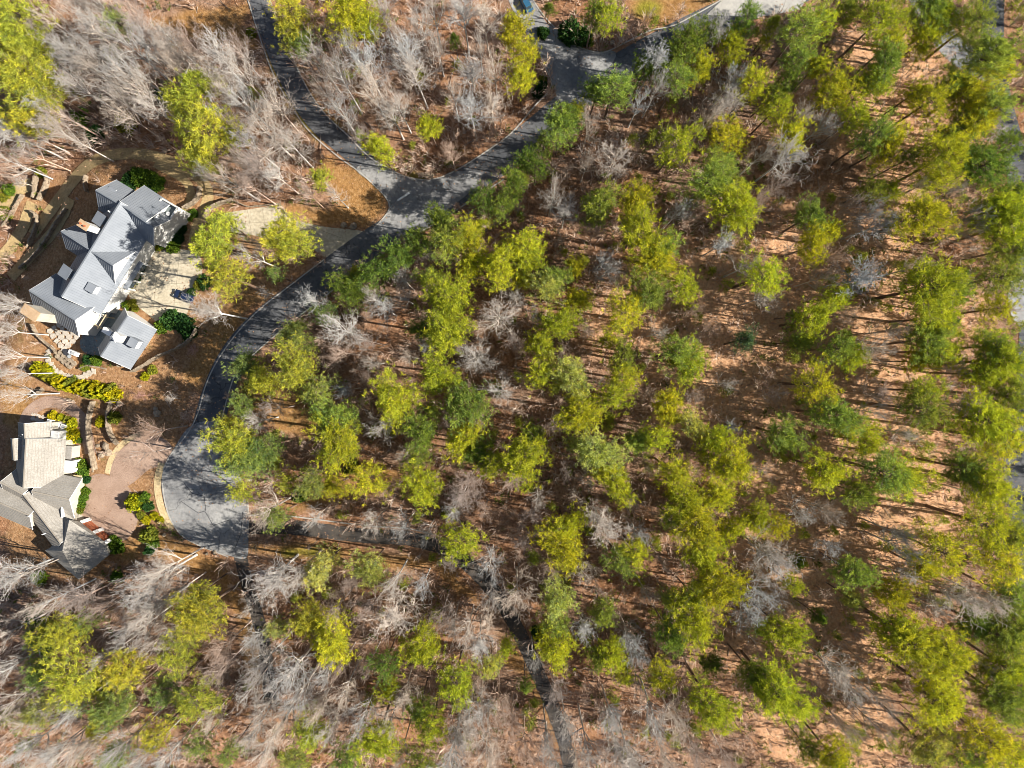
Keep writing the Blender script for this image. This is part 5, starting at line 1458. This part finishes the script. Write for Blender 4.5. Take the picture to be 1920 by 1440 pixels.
HOUSE = [[(20,560),(60,540),(120,430),(180,350),(300,340),(345,400),(300,470),(250,560),(300,620),(240,700),(160,640),(100,640)], [(-60,780),(60,780),(160,840),(165,960),(210,1040),(150,1090),(-60,1000)]]
DENSE = [[(1240,400),(1480,380),(1700,300),(1760,480),(1700,520),(1700,820),(1900,1000),(1700,1100),(1700,1450),(1420,1450),(1300,1220),(1400,980),(1240,700),(1200,560)]]
def keep_wood(px, py, lawn, gard, r):
    thin = zone(DENSE, px, py) > 0
    return (~lawn) & (~(zone(HOUSE, px, py) > 0)) & (r.random(px.shape) < np.where(gard, 0.10, np.where(thin, 0.6, 1.0)))
# saplings and brush: curved thin ribbons
x, y, z, r = scatter(10500, 901, keep_wood)
n = len(x); per = 15
bx = np.repeat(x, per); by = np.repeat(y, per); bz = np.repeat(z, per)
hh = np.repeat(r.uniform(0.9, 5.0, n) ** 1.0, per) * r.uniform(0.5, 1.0, n * per)
ang = r.uniform(0, 6.283, n * per); sp = hh * r.uniform(0.15, 0.75, n * per)
t0 = r.uniform(0, 0.45, n * per)
p0 = np.stack([bx + np.cos(ang) * sp * t0 * 0.3, by + np.sin(ang) * sp * t0 * 0.3, bz + hh * t0], 1)
p1 = np.stack([bx + np.cos(ang) * sp * 0.55, by + np.sin(ang) * sp * 0.55, bz + hh * (t0 * 0.5 + 0.5)], 1)
p2 = np.stack([bx + np.cos(ang + 0.35) * sp, by + np.sin(ang + 0.35) * sp, bz + hh], 1)
w = np.stack([-np.sin(ang), np.cos(ang), 0 * ang], 1) * (0.05)
verts = np.stack([p0 - w, p0 + w, p1 - w * 0.8, p1 + w * 0.8, p2 - w * 0.4, p2 + w * 0.4], 1).reshape(-1, 3)
k = np.arange(n * per)[:, None] * 6
fc = np.concatenate([k + np.array([[0, 1, 3, 2]]), k + np.array([[2, 3, 5, 4]])], 1).reshape(-1, 4)
def brush_mat():
    m, nt, b = nodes_mat('brush_twigs')
    co = N(nt, 'ShaderNodeNewGeometry').outputs['Position']
    c = ramp(nt, noise(nt, 0.35, 4, 0.7, co), [(0.3, (0.32, 0.20, 0.14)), (0.5, (0.48, 0.35, 0.27)), (0.7, (0.58, 0.51, 0.44))])
    nt.links.new(c, b.inputs['Base Color']); return m
o = link('underbrush', mesh_np('underbrush', verts, fc, 4, brush_mat())); tag(o, 'tangle of leafless saplings and brush covering the forest floor', 'underbrush', None, 'stuff')
# slender saplings: one light template of twigs, set down many times inside one mesh
def sapling_template(seed, nbr=34):
    rg = np.random.default_rng(seed); A = []
    def rib(p, q, w0, w1):
        d = q - p; s = np.cross(d, rg.normal(size=3)); s /= np.linalg.norm(s)
        A.append([p - s * w0, p + s * w0, q + s * w1, q - s * w1])
        s2 = np.cross(d, s); s2 /= np.linalg.norm(s2)
        if w0 > 0.03: A.append([p - s2 * w0, p + s2 * w0, q + s2 * w1, q - s2 * w1])
    top = np.array([rg.normal() * 0.4, rg.normal() * 0.4, 7.0])
    ax = lambda t: np.array([top[0] * t * t, top[1] * t * t, 7.0 * t])
    for i in range(4): rib(ax(i / 4), ax((i + 1) / 4), 0.075 * (1 - i / 5), 0.075 * (1 - (i + 1) / 5))
    for k in range(nbr):
        t = rg.uniform(0.3, 0.98); a = k * 2.4; L = 2.1 * (1.15 - t) * rg.uniform(0.7, 1.2)
        p = ax(t); el = rg.uniform(0.4, 1.1); d = np.array([math.cos(a) * math.cos(el), math.sin(a) * math.cos(el), math.sin(el)])
        m = p + d * L * 0.5 + rg.normal(size=3) * 0.1; q = p + d * L + rg.normal(size=3) * 0.2
        rib(p, m, 0.032, 0.026); rib(m, q, 0.026, 0.014)
        for j in range(4):
            b = p + (q - p) * rg.uniform(0.3, 0.9); e = b + (d + rg.normal(size=3) * 0.6) * L * 0.4
            rib(b, e, 0.02, 0.012)
    return np.array(A).reshape(-1, 3)
TPL = [sapling_template(i) for i in range(4)]
x, y, z, r = scatter(1500, 905, keep_wood)
Vs = []
for i in range(len(x)):
    T = TPL[i % 4]; a = r.uniform(0, 6.283); s = r.uniform(0.55, 1.5); sh = s * r.uniform(0.8, 1.5)
    ca, sa = math.cos(a) * s, math.sin(a) * s
    Vs.append(np.stack([T[:, 0] * ca - T[:, 1] * sa + x[i], T[:, 0] * sa + T[:, 1] * ca + y[i], T[:, 2] * sh + z[i] - 0.1], 1))
verts = np.concatenate(Vs); fc = np.arange(len(verts))
o = link('saplings', mesh_np('saplings', verts, fc, 4, brush_mat())); tag(o, 'slender leafless saplings growing thickly between the big trees', 'saplings', None, 'stuff')
# young pines and cedars that fill the gaps between the tall trunks, too many and small to count
def keep_y(px, py, lawn, gard, r):
    return (~lawn) & (~gard) & (px > 420) & (r.random(px.shape) < np.where(px > 960, 1.0, 0.45))
x, y, z, r = scatter(560, 906, keep_y)
cs, ds = [], []
for i in range(len(x)):
    h = r.uniform(2.0, 7.0); R_ = 0.5 + h * 0.22; m_ = int(26 + h * 9)
    t = r.uniform(0.15, 1, m_); a = r.uniform(0, 6.283, m_); q = R_ * (1.15 - t) * np.sqrt(r.uniform(0.1, 1, m_)) * (1 + 0.3 * np.sin(2 * a + i))
    cs.append(np.stack([x[i] + np.cos(a) * q, y[i] + np.sin(a) * q, z[i] + t * h], 1)); ds.append(np.stack([np.cos(a) * 0.4, np.sin(a) * 0.4, 0.5 + 0 * a], 1))
v, f, var = tufts(np.concatenate(cs), np.concatenate(ds), r, 6, 0.6, 0.085)
o = link('young_evergreens', mesh_np('young_evergreens', v, f, 4, M['leaf'], {'var': var})); o.color = (0.28, 0.31, 0.06, 1)
tag(o, 'young feathery evergreens filling the gaps between the tall pine trunks', 'young evergreens', None, 'stuff')
# fallen sticks and logs
x, y, z, r = scatter(2600, 902, keep_wood)
n = len(x); L = r.uniform(0.6, 4.5, n); a = r.normal(0.0, 1.1, n); wd = r.uniform(0.03, 0.10, n)
d = np.stack([np.cos(a), np.sin(a), r.uniform(-0.02, 0.12, n)], 1) * L[:, None] / 2; s_ = np.stack([-np.sin(a), np.cos(a), 0 * a], 1) * wd[:, None]
c = np.stack([x, y, z + 0.12], 1); up = np.array([0, 0, 1.0]) * wd[:, None] * 1.5
verts = np.stack([c - d - s_, c - d + s_, c - d + up, c + d - s_ * 0.5, c + d + s_ * 0.5, c + d + up * 0.5], 1).reshape(-1, 3)
k = np.arange(n)[:, None] * 6
fc = np.concatenate([k + np.array([[0, 2, 5, 3]]), k + np.array([[1, 4, 5, 2]]), k + np.array([[0, 3, 4, 1]])], 1).reshape(-1, 4)
o = link('fallen_branches', mesh_np('fallen_branches', verts, fc, 4, mottled('dead_wood', (0.20, 0.15, 0.12), (0.44, 0.38, 0.33), 0.5, 0.95, 0, 0))); tag(o, 'fallen sticks and logs scattered on the leaf litter', 'fallen branches', None, 'stuff')
# low evergreen seedlings and grass tufts
def keep_green(px, py, lawn, gard, r):
    d = fbm(px, py, 60, 300, 3)
    return (~lawn) & (~(zone(HOUSE, px, py) > 0)) & (d > 0.56) & (r.random(px.shape) < np.where(gard, 0.2, 1.0))
x, y, z, r = scatter(3000, 903, keep_green)
cs = []; ds = []
for i in range(len(x)):
    for q in range(5):
        cs.append((x[i] + r.normal() * 0.4, y[i] + r.normal() * 0.4, z[i] + r.uniform(0.2, 1.3))); ds.append((0, 0, 0.8))
v, f, var = tufts(np.array(cs), np.array(ds), r, 6, 0.5, 0.13)
me = mesh_np('seedlings', v, f, 4, M['broad'], {'var': var}); o = link('green_undergrowth', me); o.color = (0.12, 0.15, 0.035, 1)
tag(o, 'scattered low green undergrowth and seedlings between the trees', 'undergrowth', None, 'stuff')
# leaves lying loose on the ground: small curled chips give the litter its grain
def keep_l(px, py, lawn, gard, r): return ~(zone(HOUSE, px, py) > 0) & (r.random(px.shape) < np.where(lawn, 0.35, 1.0))
x, y, z, r = scatter(60000, 904, keep_l)
rx = np.random.default_rng(44).uniform(-150, 150, 60000); ry = np.random.default_rng(45).uniform(-100, 100, 60000)
rm = in_masks(rx, ry)
_i = np.clip(np.round((rx + 160) / GS).astype(int), 0, nx - 1); _j = np.clip(np.round((ry + 125) / GS).astype(int), 0, ny - 1)
edge_ = near[_j, _i]
rm[rm] = ((fbm(rx[rm], ry[rm], 5, 700, 3) > 0.52) & (np.random.default_rng(46).random(rm.sum()) < 0.5)) | (edge_[rm] < 0.86)
x = np.concatenate([x, rx[rm]]); y = np.concatenate([y, ry[rm]]); z = np.concatenate([z, np.full(rm.sum(), -0.02)])
n = len(x); a = r.uniform(0, 6.28, n); s1 = r.uniform(0.08, 0.22, n)
u = np.stack([np.cos(a), np.sin(a), r.uniform(-0.5, 0.5, n)], 1) * s1[:, None]; w = np.stack([-np.sin(a), np.cos(a), r.uniform(-0.4, 0.4, n)], 1) * s1[:, None] * 0.7
c = np.stack([x, y, z + 0.12], 1)
verts = np.stack([c - u, c + w, c + u, c - w], 1).reshape(-1, 3); fc = np.arange(4 * n)
me = mesh_np('leaf_litter', verts, fc, 4, mottled('dry_leaves', (0.18, 0.095, 0.055), (0.52, 0.33, 0.21), 1.1, 1.0, 0, 0, 6)); o = link('leaf_litter', me)
tag(o, 'dry brown oak leaves carpeting the forest floor', 'leaf litter', None, 'stuff')
bpy.context.view_layer.update()
